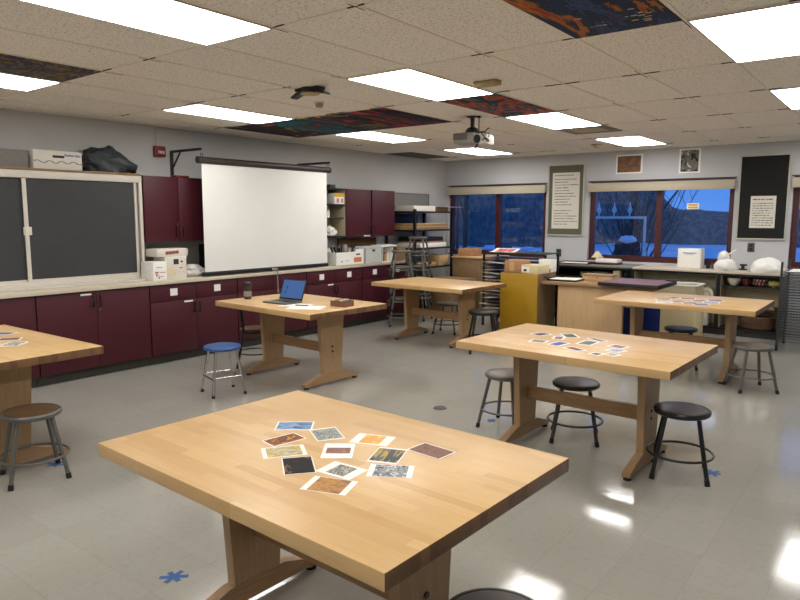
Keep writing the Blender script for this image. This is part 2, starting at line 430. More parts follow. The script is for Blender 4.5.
# small ceiling fittings
t = thing('smoke_detector', 'white round detector on a black ceiling bracket left of centre', 'detector', (-3.99, 3.93, ZC))
MB().box(-.13, -.05, -.025, .13, .05, 0, .008).cyl((0, 0, -.04), (0, 0, 0), .06, .07).build('bracket', M['black'], t)
for sg in (-1, 1): MB().prism([(sg * .06, -.028), (sg * .13, -.03), (sg * .19, -.055), (sg * .19, -.07), (sg * .12, -.05), (sg * .06, -.046)], -.035, .035, 'Y').build('clamp_arm', M['black'], t)
MB().lathe([(.0, -.058), (.04, -.058), (.075, -.052), (.08, -.044), (0, -.044)]).build('cover', M['tan_plastic'], t)
t = thing('sprinkler_head', 'small pale sprinkler head hanging from ceiling beyond the detector', 'sprinkler', (-4.40, 4.45, ZC))
MB().cyl((0, 0, -.012), (0, 0, 0), .05, .05, 20).build('escutcheon', M['offwhite'], t)
MB().cyl((0, 0, -.04), (0, 0, -.012), .035, .038, 16).cyl((0, 0, -.05), (0, 0, -.044), .03).cyl((0, 0, -.044), (0, 0, -.04), .008).build('deflector', M['tan_plastic'], t)
t = thing('junction_box', 'tan rectangular junction box on ceiling tile right of centre', 'box', (-2.70, 4.56, ZC))
MB().box(-.105, -.04, -.04, .105, .04, 0, .008).build('cover', M['tan_plastic'], t)
MB().cyl((-.08, 0, -.043), (-.08, 0, -.04), .008).cyl((.08, 0, -.043), (.08, 0, -.04), .008).build('screw', M['vent'], t)
t = thing('sprinkler_head', 'tan sprinkler head on ceiling just left of the farthest light', 'sprinkler', (-3.75, 9.45, ZC))
MB().cyl((0, 0, -.012), (0, 0, 0), .08, .08, 20).build('escutcheon', M['tan_plastic'], t)
MB().cyl((0, 0, -.05), (0, 0, -.012), .05, .03, 16).build('deflector', M['cream'], t)

# projector
t = thing('projector', 'silver projector hanging upside down from a black ceiling pole', 'projector', (-3.75, 6.05, ZC), R(8)); t.scale = (.86, .86, 1)
MB().cyl((0, 0, -.115), (0, 0, 0), .026).cyl((0, 0, -.01), (0, 0, 0), .07, .07, 20).build('pole', M['black'], t)
MB().lathe([(.03, -.11), (.06, -.12), (.085, -.15), (.09, -.165), (0, -.165)]).box(-.13, -.02, -.172, .17, .02, -.16).build('mount', M['black'], t)
MB().box(-.19, -.15, -.285, .09, .15, -.175, .02).build('body', M['silver'], t)
MB().box(-.185, -.158, -.25, .0, -.150, -.185, .004).build('vent_panel', M['grey_metal'], t)
MB().box(.09, -.13, -.30, .24, .13, -.19, .03).build('lens_housing', M['offwhite'], t)
MB().cyl((.12, -.15, -.245), (.12, -.12, -.245), .04, .045, 20).build('lens', M['black'], t)
cb = MB()
for k in range(3):
    pts = [Vector((.17 + .1 * math.sin(u * 3.0 + k), -.135 + .02 * k, -.18 - .13 * u - .05 * math.sin(u * 5 + k * 2))) for u in [q / 12 for q in range(13)]]
    cb.tube(pts, .006, 6)
cb.build('cable', M['black'], t)
MB().cyl((.085, .0, -.19), (.085, 0, 0), .006).cyl((.085, 0, -.02), (.085, 0, 0), .02).build('conduit', M['black'], t)

# ------------------------------------------------------------------ left wall casework
XF = -6.51      # face of the base units
def handle_pull(par, x, y, z, L=.11, mat=None):
    MB().box(x, y - .007, z - L / 2, x + .028, y + .007, z - L / 2 + .012).box(x, y - .007, z + L / 2 - .012, x + .028, y + .007, z + L / 2).box(x + .018, y - .007, z - L / 2, x + .028, y + .007, z + L / 2, .003).build('handle', mat or M['black'], par)
def base_unit(y0, y1, drawers, label, labels=(), strip=None, single=False):
    t = thing('base_cabinet', label, 'cabinet', (XL, y0, 0), 0, 'maroon base cabinets')
    W = y1 - y0; D = XF - XL
    MB().box(.002, .001, .10, D - .022, W - .001, .889).build('carcass', M['maroon_dark'], t)
    MB().box(.002, .001, 0, D - .075, W - .001, .10).build('plinth', M['plinth'], t)
    ys = [(.006, W - .006)] if single else [(.006, W / 2 - .002), (W / 2 + .002, W - .006)]
    zt = .70 if drawers else .882
    for k, (a, b) in enumerate(ys):
        d = MB().box(D - .021, a, .105, D, b, zt - .005, .0015).build('door', M['maroon'], t)
        hy = (b - .035) if (k == 0) else (a + .035)
        handle_pull(d, D, hy, zt - .10)
        if k == 1: MB().cyl((D, hy - .005, zt - .19), (D + .006, hy - .005, zt - .19), .01).build('lock', M['chrome'], d)
        if strip and k == 0: MB().box(D, b - .16, zt - .035, D + .003, b - .05, zt - .017).build('label_strip', M['white'], d)
        if drawers:
            w = MB().box(D - .021, a, zt, D, b, .882, .0015).build('drawer', M['maroon'], t)
            if k in labels:
                ly = (a + b) / 2
                MB().box(D, ly - .045, .755, D + .003, ly + .045, .835).build('label_card', M['white'], w)
    return t
base_unit(.41, 1.588, False, 'maroon base cabinet outside the frame under the chalkboard')
base_unit(1.59, 2.768, False, 'maroon double door base cabinet at left photo edge, behind the left table', strip=True)
base_unit(2.77, 3.948, False, 'maroon base cabinet with two full height doors under the chalkboard', strip=True)
base_unit(3.95, 5.128, True, 'maroon base cabinet with two labelled drawers left of laptop table', (0, 1), True)
base_unit(5.13, 6.298, True, 'maroon base cabinet directly behind the laptop')
base_unit(6.30, 7.448, True, 'maroon base cabinet with two labelled drawers right of the laptop', (0, 1), True)
base_unit(7.45, 8.60, True, 'maroon base cabinet at the far end of counter behind stacked stools', (0, 1))
ct = MB().box(XL + .003, .40, .889, -6.49, 8.62, .93, .004).build('countertop', M['counter'])
tag(ct, 'long beige laminate countertop running along the left wall', 'countertop')
MB().box(XL + .004, 4.10, .93, XL + .02, 8.62, 1.0).build('backsplash', M['counter'], ct)

# chalkboard cupboard
t = thing('chalkboard_cabinet', 'wall cabinet with sliding charcoal chalkboard doors in off-white frame', 'chalkboard', (XL, 0, .9305))
D = .33; Y0, Y1 = .9, 4.09; H = 1.145
MB().box(.002, Y0, 0, D - .045, Y1, H).build('carcass', M['white_metal'], t)
fr = MB()
fr.box(D - .045, Y0, H - .075, D, Y1, H, .003).box(D - .045, Y0, 0, D, Y1, .06, .003).box(D - .045, Y1 - .035, .06, D, Y1, H - .075, .003).box(D - .045, Y0, .06, D, Y0 + .04, H - .075)
fr.build('frame', M['white_metal'], t)
for (a, b, dx) in ((Y0 + .04, 2.895, .0), (2.845, 4.025, .012)):
    p = MB().box(D - .043 + dx, a, .06, D - .033 + dx, b, H - .078).build('sliding_panel', M['slate'], t)
    st = MB()
    st.box(D - .033 + dx, b - .024, .06, D - .022 + dx, b, H - .078)
    if dx: st.box(D - .033 + dx, a, .06, D - .020 + dx, a + .036, H - .078)
    st.box(D - .033 + dx, a, .06, D - .024 + dx, b, .085)
    st.build('panel_frame', M['white_metal'], p)
    MB().box(D - .022 + dx, (a + .0 if dx else b - .06), .52, D - .012 + dx, (a + .06 if dx else b - .0), .6, .002).build('pull', M['offwhite'], p)
MB().box(D - .02, Y0, .002, D + .16, 4.0, .022, .003).build('chalk_tray', M['white_metal'], t)
MB().box(.002, Y0, H, D + .01, Y1 - .02, H + .022, .002).build('top_ledge', M['ledge_wood'], t)
ZT = .9305 + H + .0225
# storage carton on the cabinet
t = thing('storage_box', 'white lidded storage carton with black hand hole and blue lettering, on top of chalkboard cabinet', 'box', (-6.985, 3.225, ZT))
MB().box(-.15, -.24, 0, .13, .24, .185, .004).build('carton', M['offwhite'], t)
wv = MB()
pts = [Vector((.1312, -.235 + .47 * k / 40, .07 + .012 * math.sin(k * .62))) for k in range(41)]
for a, b in zip(pts[:-1], pts[1:]): wv.box(.1302, a.y, min(a.z, b.z), .1312, b.y, max(a.z, b.z) + .005)
wv.build('wave_stripe', M['grey_ink'], t)
MB().box(.1302, -.045, .115, .1315, .05, .14).cyl((.1302, -.045, .1275), (.1315, -.045, .1275), .0125).cyl((.1302, .05, .1275), (.1315, .05, .1275), .0125).build('hand_hole', M['black'], t)
text('lettering', 'Bankers Box', .032, M['blue_print'], t, (.1312, .145, .145), FACE_X, bold=.0008)
# grey carton seen behind it
o = MB().box(-.12, -.16, 0, .12, .10, .17, .004).build('carton', M['grey_ink'], None, (-6.985, 2.84, ZT))
tag(o, 'grey carton half hidden left of the white storage carton', 'box')
# black bag
o = MB().blob((0, 0, .105), (.14, .30, .17), .16, 1.6, 3, 0.0, 4).build('bin_bag', M['plastic_bag'], None, (-6.97, 3.815, ZT))
for v in o.data.vertices:
    k = max(0, (v.co.y) / .33); v.co.z *= (1 - .62 * min(1, k) ** 1.2)
    v.co.z += .02 * mnoise.noise(v.co * 16) * (1 if v.co.z > .02 else 0)
    v.co.x = max(-.145, min(.155, v.co.x))
tag(o, 'crumpled black plastic bag slumped on chalkboard cabinet', 'bag')

# upper cabinets
def upper(y0, y1, z0, z1, label, group, strip=False, h0=None):
    t = thing('wall_cabinet', label, 'cabinet', (XL, y0, z0), 0, group)
    W, H_ = y1 - y0, z1 - z0; gp = .016 if strip else .003
    MB().box(.002, 0, 0, .307, W, H_).build('carcass', M['maroon_dark'], t)
    for k, (a, b) in enumerate(((.004, W / 2 - gp), (W / 2 + gp, W - .004))):
        d = MB().box(.308, a, .003, .33, b, H_ - .003, .0015).build('door', M['maroon'], t)
        hy = b - .045 if k == 0 else a + .045
        handle_pull(d, .33, hy, .11, .1)
        if k == 0: MB().cyl((.33, hy + .028, .20), (.336, hy + .028, .2), .009).build('lock', M['chrome'], d)
        if strip and k == 0: MB().box(.33, b - .17, .004, .333, b - .03, .02).build('label_strip', M['white'], d)
    return t
upper(4.105, 4.985, 1.345, 2.085, 'maroon two door wall cabinet between chalkboard and projection screen', 'maroon wall cabinets')
upper(7.425, 8.60, 1.325, 2.05, 'maroon two door wall cabinet right of projection screen', 'maroon wall cabinets', True)
o = MB().box(-.05, -.09, 0, .05, .09, .022, .003).build('red_folder', M['red'], None, (-6.86, 4.62, 2.0855))
tag(o, 'red flat folder lying on top of the left wall cabinet', 'folder')
# open shelf
t = thing('wall_shelf', 'open maroon wall shelf with beige lining between screen and right wall cabinet', 'shelf', (XL, 6.55, 1.325))
W, H_ = .87, .725
MB().box(.002, 0, 0, .33, .018, H_).box(.002, W - .018, 0, .33, W, H_).box(.002, .018, 0, .33, W - .018, .018).box(.002, .018, H_ - .02, .33, W - .018, H_).build('carcass', M['maroon_dark'], t)
MB().box(.002, .018, .018, .012, W - .018, H_ - .02).build('back_panel', M['interior'], t)
MB().box(.012, W - .022, .018, .325, W - .018, H_ - .02).build('side_lining', M['interior'], t)
MB().box(.012, .018, .475, .325, W - .022, .493).build('shelf_board', M['maroon_dark'], t)
MB().box(.012, .45, .28, .30, W - .022, .293).build('half_shelf', M['maroon_dark'], t)
zs = 1.325 + .493
t = thing('carton', 'yellow and white carton with two pictures on upper board of the open shelf', 'box', (-6.93, 7.305, zs + .0005))
MB().box(-.1, -.115, 0, .11, .10, .16, .003).build('box_body', M['white'], t)
MB().box(.1102, -.115, .105, .112, .10, .16).build('yellow_band', M['yellow_box'], t)
MB().box(.1102, -.07, .02, .112, -.015, .085).box(.1102, .02, .02, .112, .075, .085).build('printed_picture', paint('pink print', rgb(190, 140, 130), .6), t)
o = MB().lathe([(0, 0), (.04, 0), (.042, .09), (.03, .11), (.028, .13), (0, .13)], 20).build('paint_bottle', paint('green plastic', rgb(50, 90, 70), .4), None, (-6.9, 7.02, zs + .0005)); tag(o, 'green paint bottle on upper board of the open shelf', 'bottle')
o = MB().blob((0, 0, .06), (.08, .12, .08), .18, 2.2, 9, 0).build('paper_bundle', M['white'], None, (-6.93, 7.19, 1.3435)); tag(o, 'crumpled white paper bundle in bottom of the open shelf', 'paper')
o = MB().blob((0, 0, .03), (.08, .06, .04), .18, 2.2, 12, 0).build('paper_bundle', M['white'], None, (-6.93, 6.95, 1.3435)); tag(o, 'small white paper scrap left in bottom of the open shelf', 'paper')
o = MB().lathe([(0, 0), (.035, 0), (.035, .10), (.02, .12), (0, .12)], 18).build('glue_bottle', M['white_plastic'], None, (-6.95, 7.17, 1.6187)); tag(o, 'white bottle standing on the half shelf', 'bottle')
o = MB().box(-.07, -.06, 0, .07, .06, .055, .006).build('dark_tin', M['dark_grey_metal'], None, (-6.93, 7.2, 2.0505)); tag(o, 'small dark tin on top of the open shelf', 'tin')

# fire alarm
t = thing('fire_alarm', 'square red fire alarm with white lettering on the left wall', 'fire alarm', (XL, 4.52, 2.39))
MB().box(.001, -.07, -.062, .05, .07, .062, .006).build('housing', M['red'], t)
MB().box(.05, -.052, -.05, .058, .062, .05, .003).build('cover', M['red'], t)
text('lettering', 'FIRE', .045, M['white'], t, (.059, .006, -.012), FACE_X, bold=.001)
MB().cyl((.012, -.02, .062), (.012, -.02, ZC - 2.39 - .001), .008, .008, 8).build('conduit', M['tan_frame'], t)

# projection screen on brackets
for y, lb in ((4.69, 'black steel wall bracket at the left end of the projection screen'), (6.76, 'black steel wall bracket at the right end of the projection screen')):
    t = thing('wall_bracket', lb, 'bracket', (XL, y, 2.40 if y < 5 else 2.375), 0, 'screen brackets')
    MB().box(.001, -.018, -.30, .02, .018, .012).build('wall_plate', M['black_metal'], t)
    MB().box(.02, -.014, -.014, .59 if y < 5 else .63, .014, .014).build('arm', M['black_metal'], t)
    MB().cyl((.02, 0, -.2), (.19, 0, -.012), .010).build('brace', M['black_metal'], t)
t = thing('projection_screen', 'pull-down white projection screen in dark brown case over the left counter', 'screen', (-6.53, 0, 0))
MB().cyl((0, 4.645, 2.275), (0, 6.775, 2.275), .040, .040, 20).build('case', M['case_brown'], t)
MB().cyl((0, 4.632, 2.275), (0, 4.645, 2.275), .042).build('end_cap', M['dark_grey_metal'], t); MB().cyl((0, 6.775, 2.275), (0, 6.79, 2.275), .042).build('end_cap', M['dark_grey_metal'], t)
MB().box(-.002, 4.685, .985, .001, 6.725, 2.262).build('screen_fabric', M['screen'], t)
MB().box(-.015, 4.645, .94, .015, 6.735, .987, .006).build('bottom_bar', M['black'], t)
MB().torus((0, 0, 0), .022, .004, 16, 6).build('hook', M['black_metal'], t, (0, 4.69, 2.33), (PI / 2, 0, 0))
MB().torus((0, 0, 0), .022, .004, 16, 6).build('hook', M['black_metal'], t, (0, 6.76, 2.33), (PI / 2, 0, 0))
MB().box(.015, 5.69, .945, .03, 5.77, .975, .003).build('pull_handle', M['silver'], t)
MB().cyl((.075, 5.73, .965), (.08, 5.73, .70), .005, .005, 8).cyl((.03, 5.73, .962), (.075, 5.73, .965), .005, .005, 8).cyl((.08, 5.73, .66), (.08, 5.73, .71), .009).build('pull_cord', M['silver'], t)

# things on the left counter
ZC_ = .9305
t = thing('carton', 'white carton with red print beside the chalkboard edge on counter', 'box', (-6.67, 4.115, ZC_), R(2))
MB().box(-.12, -.085, 0, .11, .085, .205, .003).build('box_body', M['white'], t)
pr = MB()
for k in range(14): 
    yy = random.uniform(-.07, -.02); zz = random.uniform(.02, .09); pr.box(.1102, yy, zz, .1115, yy + random.uniform(.008, .03), zz + random.uniform(.004, .014))
pr.box(.1102, -.005, .085, .1115, .07, .092).build('red_print', M['red_print'], t)
MB().box(.1102, -.05, .14, .1115, .03, .146).box(.1102, .0, .04, .1115, .04, .046).build('grey_print', M['grey_ink'], t)
t = thing('carton', 'grey white printed carton right of the red print carton, under a flat box', 'box', (-6.70, 4.345, ZC_), R(-2))
MB().box(-.13, -.135, 0, .11, .135, .255, .003).build('box_body', M['offwhite'], t)
MB().box(.1102, -.03, .165, .1118, .035, .225).box(.1102, .06, .185, .1118, .085, .205).box(.1102, .04, .12, .1118, .08, .128).build('dark_print', M['ink'], t)
MB().box(.1102, -.115, .04, .1118, -.03, .125).build('label', M['cream'], t)
pr = MB()
for k in range(26):
    yy = random.uniform(-.12, .12); zz = random.uniform(.01, .24); pr.box(.1102, yy, zz, .1112, yy + .008, zz + .005)
pr.build('speckle_print', M['grey_ink'], t)
t = thing('flat_box', 'flat white box with red lettering lying across the top of the cartons', 'box', (-6.72, 4.32, ZC_ + .2558), R(0))
MB().box(-.12, -.20, 0, .12, .19, .085, .003).build('box_body', M['offwhite'], t)
sm = MB()
for k in range(9): sm.box(.1202, -.10 + k * .019, .022 + .001 * k, .1215, -.086 + k * .019, .058 + .001 * k)
sm.box(.1202, -.10, .036, .1215, .07, .044)
sm.build('red_lettering', M['red_print'], t)
o = MB().blob((0, 0, .06), (.11, .14, .075), .2, 2.4, 5, 0).build('plastic_packet', M['white_plastic'], None, (-6.76, 4.665, ZC_)); tag(o, 'crumpled clear white plastic packets on counter left of the screen', 'packet')
t = thing('framed_picture', 'dark framed picture leaning on the wall left of projection screen', 'picture', (-7.06, 5.12, ZC_), 0)
MB().box(0, -.14, 0, .02, .14, .36, .003).build('frame', M['black'], t); MB().box(.0202, -.11, .03, .0215, .11, .33).build('picture', art('dark print', [rgb(24, 22, 26), rgb(60, 44, 44), rgb(30, 34, 40)], 9), t)
# right of the screen
t = thing('carton', 'tall pale carton peeking out right of the projection screen', 'box', (-6.93, 7.03, ZC_))
MB().box(-.1, -.10, 0, .1, .10, .235, .003).build('box_body', M['offwhite'], t)
t = thing('open_box', 'white box with orange print stuffed with dark clutter, on counter right of the screen', 'box', (-6.655, 6.90, ZC_), R(0))
bx = MB()
bx.box(-.13, -.30, 0, .13, .30, .006)
t.location = (-6.66, 7.205, ZC_)
bx.box(-.13, -.30, 0, -.126, .30, .19).box(.126, -.30, 0, .13, .12, .19).box(.126, .12, 0, .13, .30, .225).box(-.13, -.30, 0, .13, -.296, .19).box(-.13, .296, 0, .13, .30, .225)
bx.build('box_body', M['white'], t)
MB().box(.1302, .08, .035, .1315, .25, .105).build('orange_print', paint('orange print', rgb(206, 120, 56), .6), t)
MB().box(.1302, .13, .14, .1315, .22, .16).box(.1302, -.2, .05, .1315, -.16, .062).box(.1302, -.1, .06, .1315, -.03, .066).build('dark_print', M['ink'], t)
cl = MB()
for k in range(16):
    cx, cy = random.uniform(-.09, .09), random.uniform(-.20, .20); a = random.uniform(-.9, .9); L = random.uniform(.09, .18)
    cl.cyl((cx, cy, .12), (cx + random.uniform(-.02, .02), cy + L * math.sin(a), .15 + L * abs(math.cos(a))), .010, .012, 8)
cl.blob((0, 0, .13), (.09, .20, .07), .15, 2.6, 4)
cl.build('clutter', M['black'], t)
cl = MB()
for k in range(9):
    cy = random.uniform(-.1, .22); cl.box(random.uniform(-.08, .05), cy, .12, random.uniform(.06, .1), cy + .03, random.uniform(.21, .30), .003)
cl.build('packets', M['silver'], t)
t = thing('storage_crate', 'light grey crate with a dark hand slot, right of the stuffed white box', 'crate', (-6.66, 7.735, ZC_))
MB().box(-.13, -.19, 0, .13, .19, .006).box(-.13, -.19, 0, -.125, .19, .25).box(.125, -.19, 0, .13, .19, .235).box(-.13, -.19, 0, .13, -.185, .25).box(-.13, .185, 0, .13, .19, .25).box(.125, -.195, .228, .137, .195, .245).build('body', paint('pale grey plastic', rgb(196, 198, 194), .5), t)
MB().box(.1302, -.03, .175, .1315, .04, .205).build('hand_slot', M['black'], t)
MB().blob((0, 0, .18), (.09, .15, .07), .2, 2.4, 6).build('contents', M['offwhite'], t)
t = thing('shelf_rack', 'small white open rack holding bottles at the far end of counter', 'rack', (-6.66, 8.15, ZC_))
MB().box(-.11, -.18, 0, .11, -.17, .245).box(-.11, .08, 0, .11, .09, .245).box(-.11, -.2, .235, .11, .19, .26).box(-.11, -.17, 0, .11, .08, .008).box(-.11, -.17, .008, -.105, .08, .19).build('body', M['white'], t)
for k, (yy, m_, lb) in enumerate(((8.03, M['brown_board'], 'dark amber bottle on the left in the white counter rack'), (8.09, M['cardboard'], 'tan bottle standing in the middle of the white counter rack'), (8.16, M['offwhite'], 'white bottle on the right in the white counter rack'))):
    o = MB().lathe([(0, 0), (.026, 0), (.026, .09), (.012, .12), (.012, .145), (0, .145)], 16).build('bottle', m_, None, (-6.60, yy, ZC_ + .0085)); tag(o, lb, 'bottle', 'rack bottles')
o = MB().box(-.15, -.11, 0, .15, .11, .22, .004).build('cardboard_box', M['brown_wood'], None, (-6.72, 8.485, ZC_)); tag(o, 'brown cardboard box on the counter end behind the stacked stools', 'box')
o = MB().box(0, -.5, 0, .015, .42, .36, .002).build('cork_panel', paint('cork', rgb(118, 92, 58), .9), None, (-7.10, 8.05, ZC_)); tag(o, 'brown cork panel leaning on wall beneath the right wall cabinet', 'panel')

# grey wall panel and shelving unit in the corner
t = thing('notice_panel', 'plain grey metal panel on the left wall beyond the cabinets', 'panel', (XL, 9.43, 1.86))
MB().box(.001, -.55, -.09, .02, .55, .17).build('panel', paint('grey panel', rgb(128, 126, 118), .5), t)
MB().box(.001, -.565, .17, .026, .565, .182).box(.001, .55, -.09, .026, .565, .17).build('rim', M['grey_metal'], t)
t = thing('shelving_unit', 'black metal shelving unit in the far left corner', 'shelves', (-6.8, 9.3, 0))
for sx in (-1, 1):
    for sy in (-1, 1): MB().box(sx * .3 - .02, sy * .55 - .02, 0, sx * .3 + .02, sy * .55 + .02, 1.76).build('post', M['black_metal'], t)
for z in (.12, .45, .79, 1.115, 1.42, 1.725): MB().box(-.3, -.55, z - .028, .3, .55, z).build('shelf_board', M['black_metal'], t)
def boxthing(name, mat, x0, y0, z0, x1, y1, z1, label, cat, bev=.003, rz=0, group=None):
    cx, cy = (x0 + x1) / 2, (y0 + y1) / 2
    o = MB().box(x0 - cx, y0 - cy, 0, x1 - cx, y1 - cy, z1 - z0, bev).build(name, mat, None, (cx, cy, z0)); o.rotation_euler = (0, 0, rz)
    return tag(o, label, cat, group)
boxthing('flat_carton', M['offwhite'], -6.95, 8.80, 1.7255, -6.56, 9.42, 1.815, 'long flat off-white carton on top of the black shelving', 'box')
boxthing('cardboard_tray', M['cardboard'], -6.95, 9.44, 1.7255, -6.56, 9.82, 1.80, 'brown cardboard tray beside the flat carton on top shelf', 'box')
o = boxthing('poster_sheet', M['white'], -6.93, 9.45, 1.8005, -6.33, 9.95, 1.803, 'thin white sheet overhanging the brown tray on shelving', 'sheet', 0)
for k in range(6):
    z = 1.4205 + k * .0165
    boxthing('drawing_board', [M['kraft'], M['cardboard'], M['bench_wood']][k % 3], -7.04, 8.79 + .02 * (k % 2), z, -6.52 + .01 * ((k * 7) % 3), 9.75 - .03 * (k % 3), z + .016, 'pale wooden drawing board, %s the stack on the corner shelving' % ['at the very bottom of', 'second from bottom in', 'third from bottom in', 'third from top in', 'second from top in', 'topmost of'][k], 'board', .001, 0, 'drawing boards')
boxthing('paper_stack', M['white'], -7.03, 8.95, 1.1155, -6.53, 9.72, 1.19, 'white paper stack on the middle shelf of corner shelving', 'paper')
boxthing('portfolio', M['cardboard'], -7.02, 9.0, 1.1905, -6.54, 9.68, 1.215, 'tan portfolio resting on the white paper stack', 'portfolio', .002)
boxthing('black_case', M['black'], -7.03, 9.0, 1.2155, -6.56, 9.66, 1.29, 'black case on top of the tan portfolio, corner shelving', 'case')
boxthing('kraft_box', M['kraft'], -6.9, 9.5, .7905, -6.52, 9.78, .97, 'kraft brown box on the lower shelf of corner shelving, right end', 'box')
boxthing('wood_offcut', M['kraft'], -6.95, 8.9, .7905, -6.53, 9.42, .86, 'pile of tan wood offcut boards on lower corner shelf', 'wood')
boxthing('dark_board', M['black'], -7.085, 8.8, 1.445 + .09, -7.065, 9.6, 1.70, 'dark board propped behind the drawing boards', 'board') .location.z = 1.42 + .0995 + .001

# ------------------------------------------------------------------ stools
def make_stool(name_label, frame, board, ring=True, k_=1.0):
    t = thing('stool', name_label, 'stool', (0, 0, 0))
    h = .432
    MB().lathe([(q * k_, z) for q, z in ((0, h - .036), (.157, h - .036), (.169, h - .028), (.172, h - .01), (.166, h - .001), (.155, h - .0005), (.150, h - .005), (0, h - .005))], 36).build('seat_pan', frame, t)
    MB().lathe([(q * k_, z) for q, z in ((0, h - .006), (.149, h - .006), (.1495, h), (.14, h + .002), (0, h + .003))], 36).build('seat_board', board, t)
    for k in range(4):
        a = PI / 4 + k * PI / 2; c, s = math.cos(a), math.sin(a)
        l = MB().cyl((c * .135, s * .135, h - .034), (c * .222, s * .222, .03), .0135, .0135, 12).build('leg', frame, t)
        MB().cyl((c * .2215, s * .2215, .034), (c * .228, s * .228, 0.0), .0155, .0165, 12).build('rubber_tip', M['rubber'], l)
    if ring:
        MB().torus((0, 0, .145), .197, .0085, 44, 8).build('foot_ring', frame, t)
    return t
st_stack = make_stool('s', M['grey_metal'], M['grey_board'], True, .9)
def place(proto, x, y, rz, label, group='round work stools', z=0, used={}):
    if proto.name not in used: used[proto.name] = 1; o = proto   # the first use moves the stool itself
    else: o = copy_tree(proto)
    o.location = (x, y, z); o.rotation_euler = (0, 0, rz); o['label'] = label; o['group'] = group
    return o
st_black = make_stool('s', M['black_metal'], M['dark_board'])
st_dgrey = make_stool('s', M['dark_grey_metal'], M['dark_board'])
st_grey = make_stool('s', M['grey_metal'], M['grey_board'])
st_brown = make_stool('s', M['grey_metal'], M['brown_board'])
place(st_black, -1.09, 4.33, R(16), 'black stool with glossy dark seat at the right end of middle table')
place(st_dgrey, -1.90, 4.565, R(23), 'dark grey stool tucked under the front side of middle table')
place(st_grey, -2.44, 4.50, R(0), 'grey stool behind left trestle leg of the middle table')
place(st_brown, -4.29, 1.755, R(76), 'grey stool with brown seat at the left table, lower left of photo')
o = place(st_grey, -1.145, 6.95, R(35), 'grey stool on the open floor at right, under far right table end'); o.scale = (1.06, 1.06, 1)
place(st_dgrey, -1.96, 7.55, R(20), 'dark stool behind the far right table in front of the cream cabinet')
o = place(st_black, -4.082, 6.90, R(38), 'black stool at the right end of the table near stacked stools'); o.scale = (1.08, 1.08, 1.17)
place(st_grey, -5.15, 7.72, R(15), 'grey stool half hidden behind the table beside stacked stools')
place(st_black, -.915, 1.655, R(20), 'dark stool cut off at the bottom edge beside front table')
# stool with a back post at the laptop table
t = thing('backrest_stool', 'black framed stool with brown seat and back posts behind the blue stool', 'stool', (-5.68, 4.70, 0), R(140))
h = .42
MB().lathe([(0, h - .02), (.16, h - .02), (.165, h - .01), (.155, h), (0, h)], 32).build('seat', M['brown_board'], t)
MB().lathe([(0, h - .045), (.15, h - .045), (.16, h - .0205), (0, h - .0205)], 32).build('seat_frame', M['black_metal'], t)
for sx in (-1, 1):
    MB().cyl((sx * .10, -.10, h - .04), (sx * .155, -.165, 0), .013).build('leg', M['black_metal'], t)
    MB().cyl((sx * .11, .12, h - .03), (sx * .16, .20, 0), .013).build('leg', M['black_metal'], t)
    MB().cyl((sx * .11, .12, h - .04), (sx * .11, .16, .70), .013).build('back_post', M['black_metal'], t)
MB().torus((0, 0, .15), .185, .008, 40, 8).build('foot_ring', M['black_metal'], t)
# blue stool on chrome legs
t = thing('stool', 'low stool with round blue seat and chrome legs by the laptop table', 'stool', (-5.0, 3.745, 0), R(-17), 'round work stools')
h = .45
MB().lathe([(0, h - .035), (.15, h - .035), (.168, h - .028), (.172, h - .012), (.165, h - .002), (.14, h), (0, h)], 36).build('seat', M['blue_seat'], t)
for k in range(4):
    a = PI / 4 + k * PI / 2; c, s = math.cos(a), math.sin(a)
    l = MB().cyl((c * .135, s * .135, h - .034), (c * .212, s * .212, .02), .0130).build('leg', M['chrome'], t)
    MB().cyl((c * .211, s * .211, .025), (c * .216, s * .216, 0), .014, .016).build('rubber_tip', M['rubber'], l)
    a2 = a + PI / 2; z = .155 + (.02 if k % 2 else 0); r = .187
    MB().cyl((c * r, s * r, z), (math.cos(a2) * r, math.sin(a2) * r, z), .008).build('stretcher', M['chrome'], t)
# towers of stacked stools
order = ['at the bottom', 'second from bottom', 'in the middle', 'second from top', 'topmost']
for k in range(5):
    o = place(st_stack, -6.20 + .008 * (k % 2), 8.46 - .005 * k, R(12 + 9 * (k % 3)), 'grey stool %s of the tall right hand stool stack' % order[k], 'stacked stools', k * .222)
order = ['at the bottom', 'second', 'third', 'topmost']
for k in range(4):
    o = place(st_stack, -6.07 + .006 * (k % 2), 7.81 + .006 * k, R(40 + 7 * (k % 2)), 'grey metal stool %s in the shorter left hand stool stack' % order[k], 'stacked stools', k * .235)

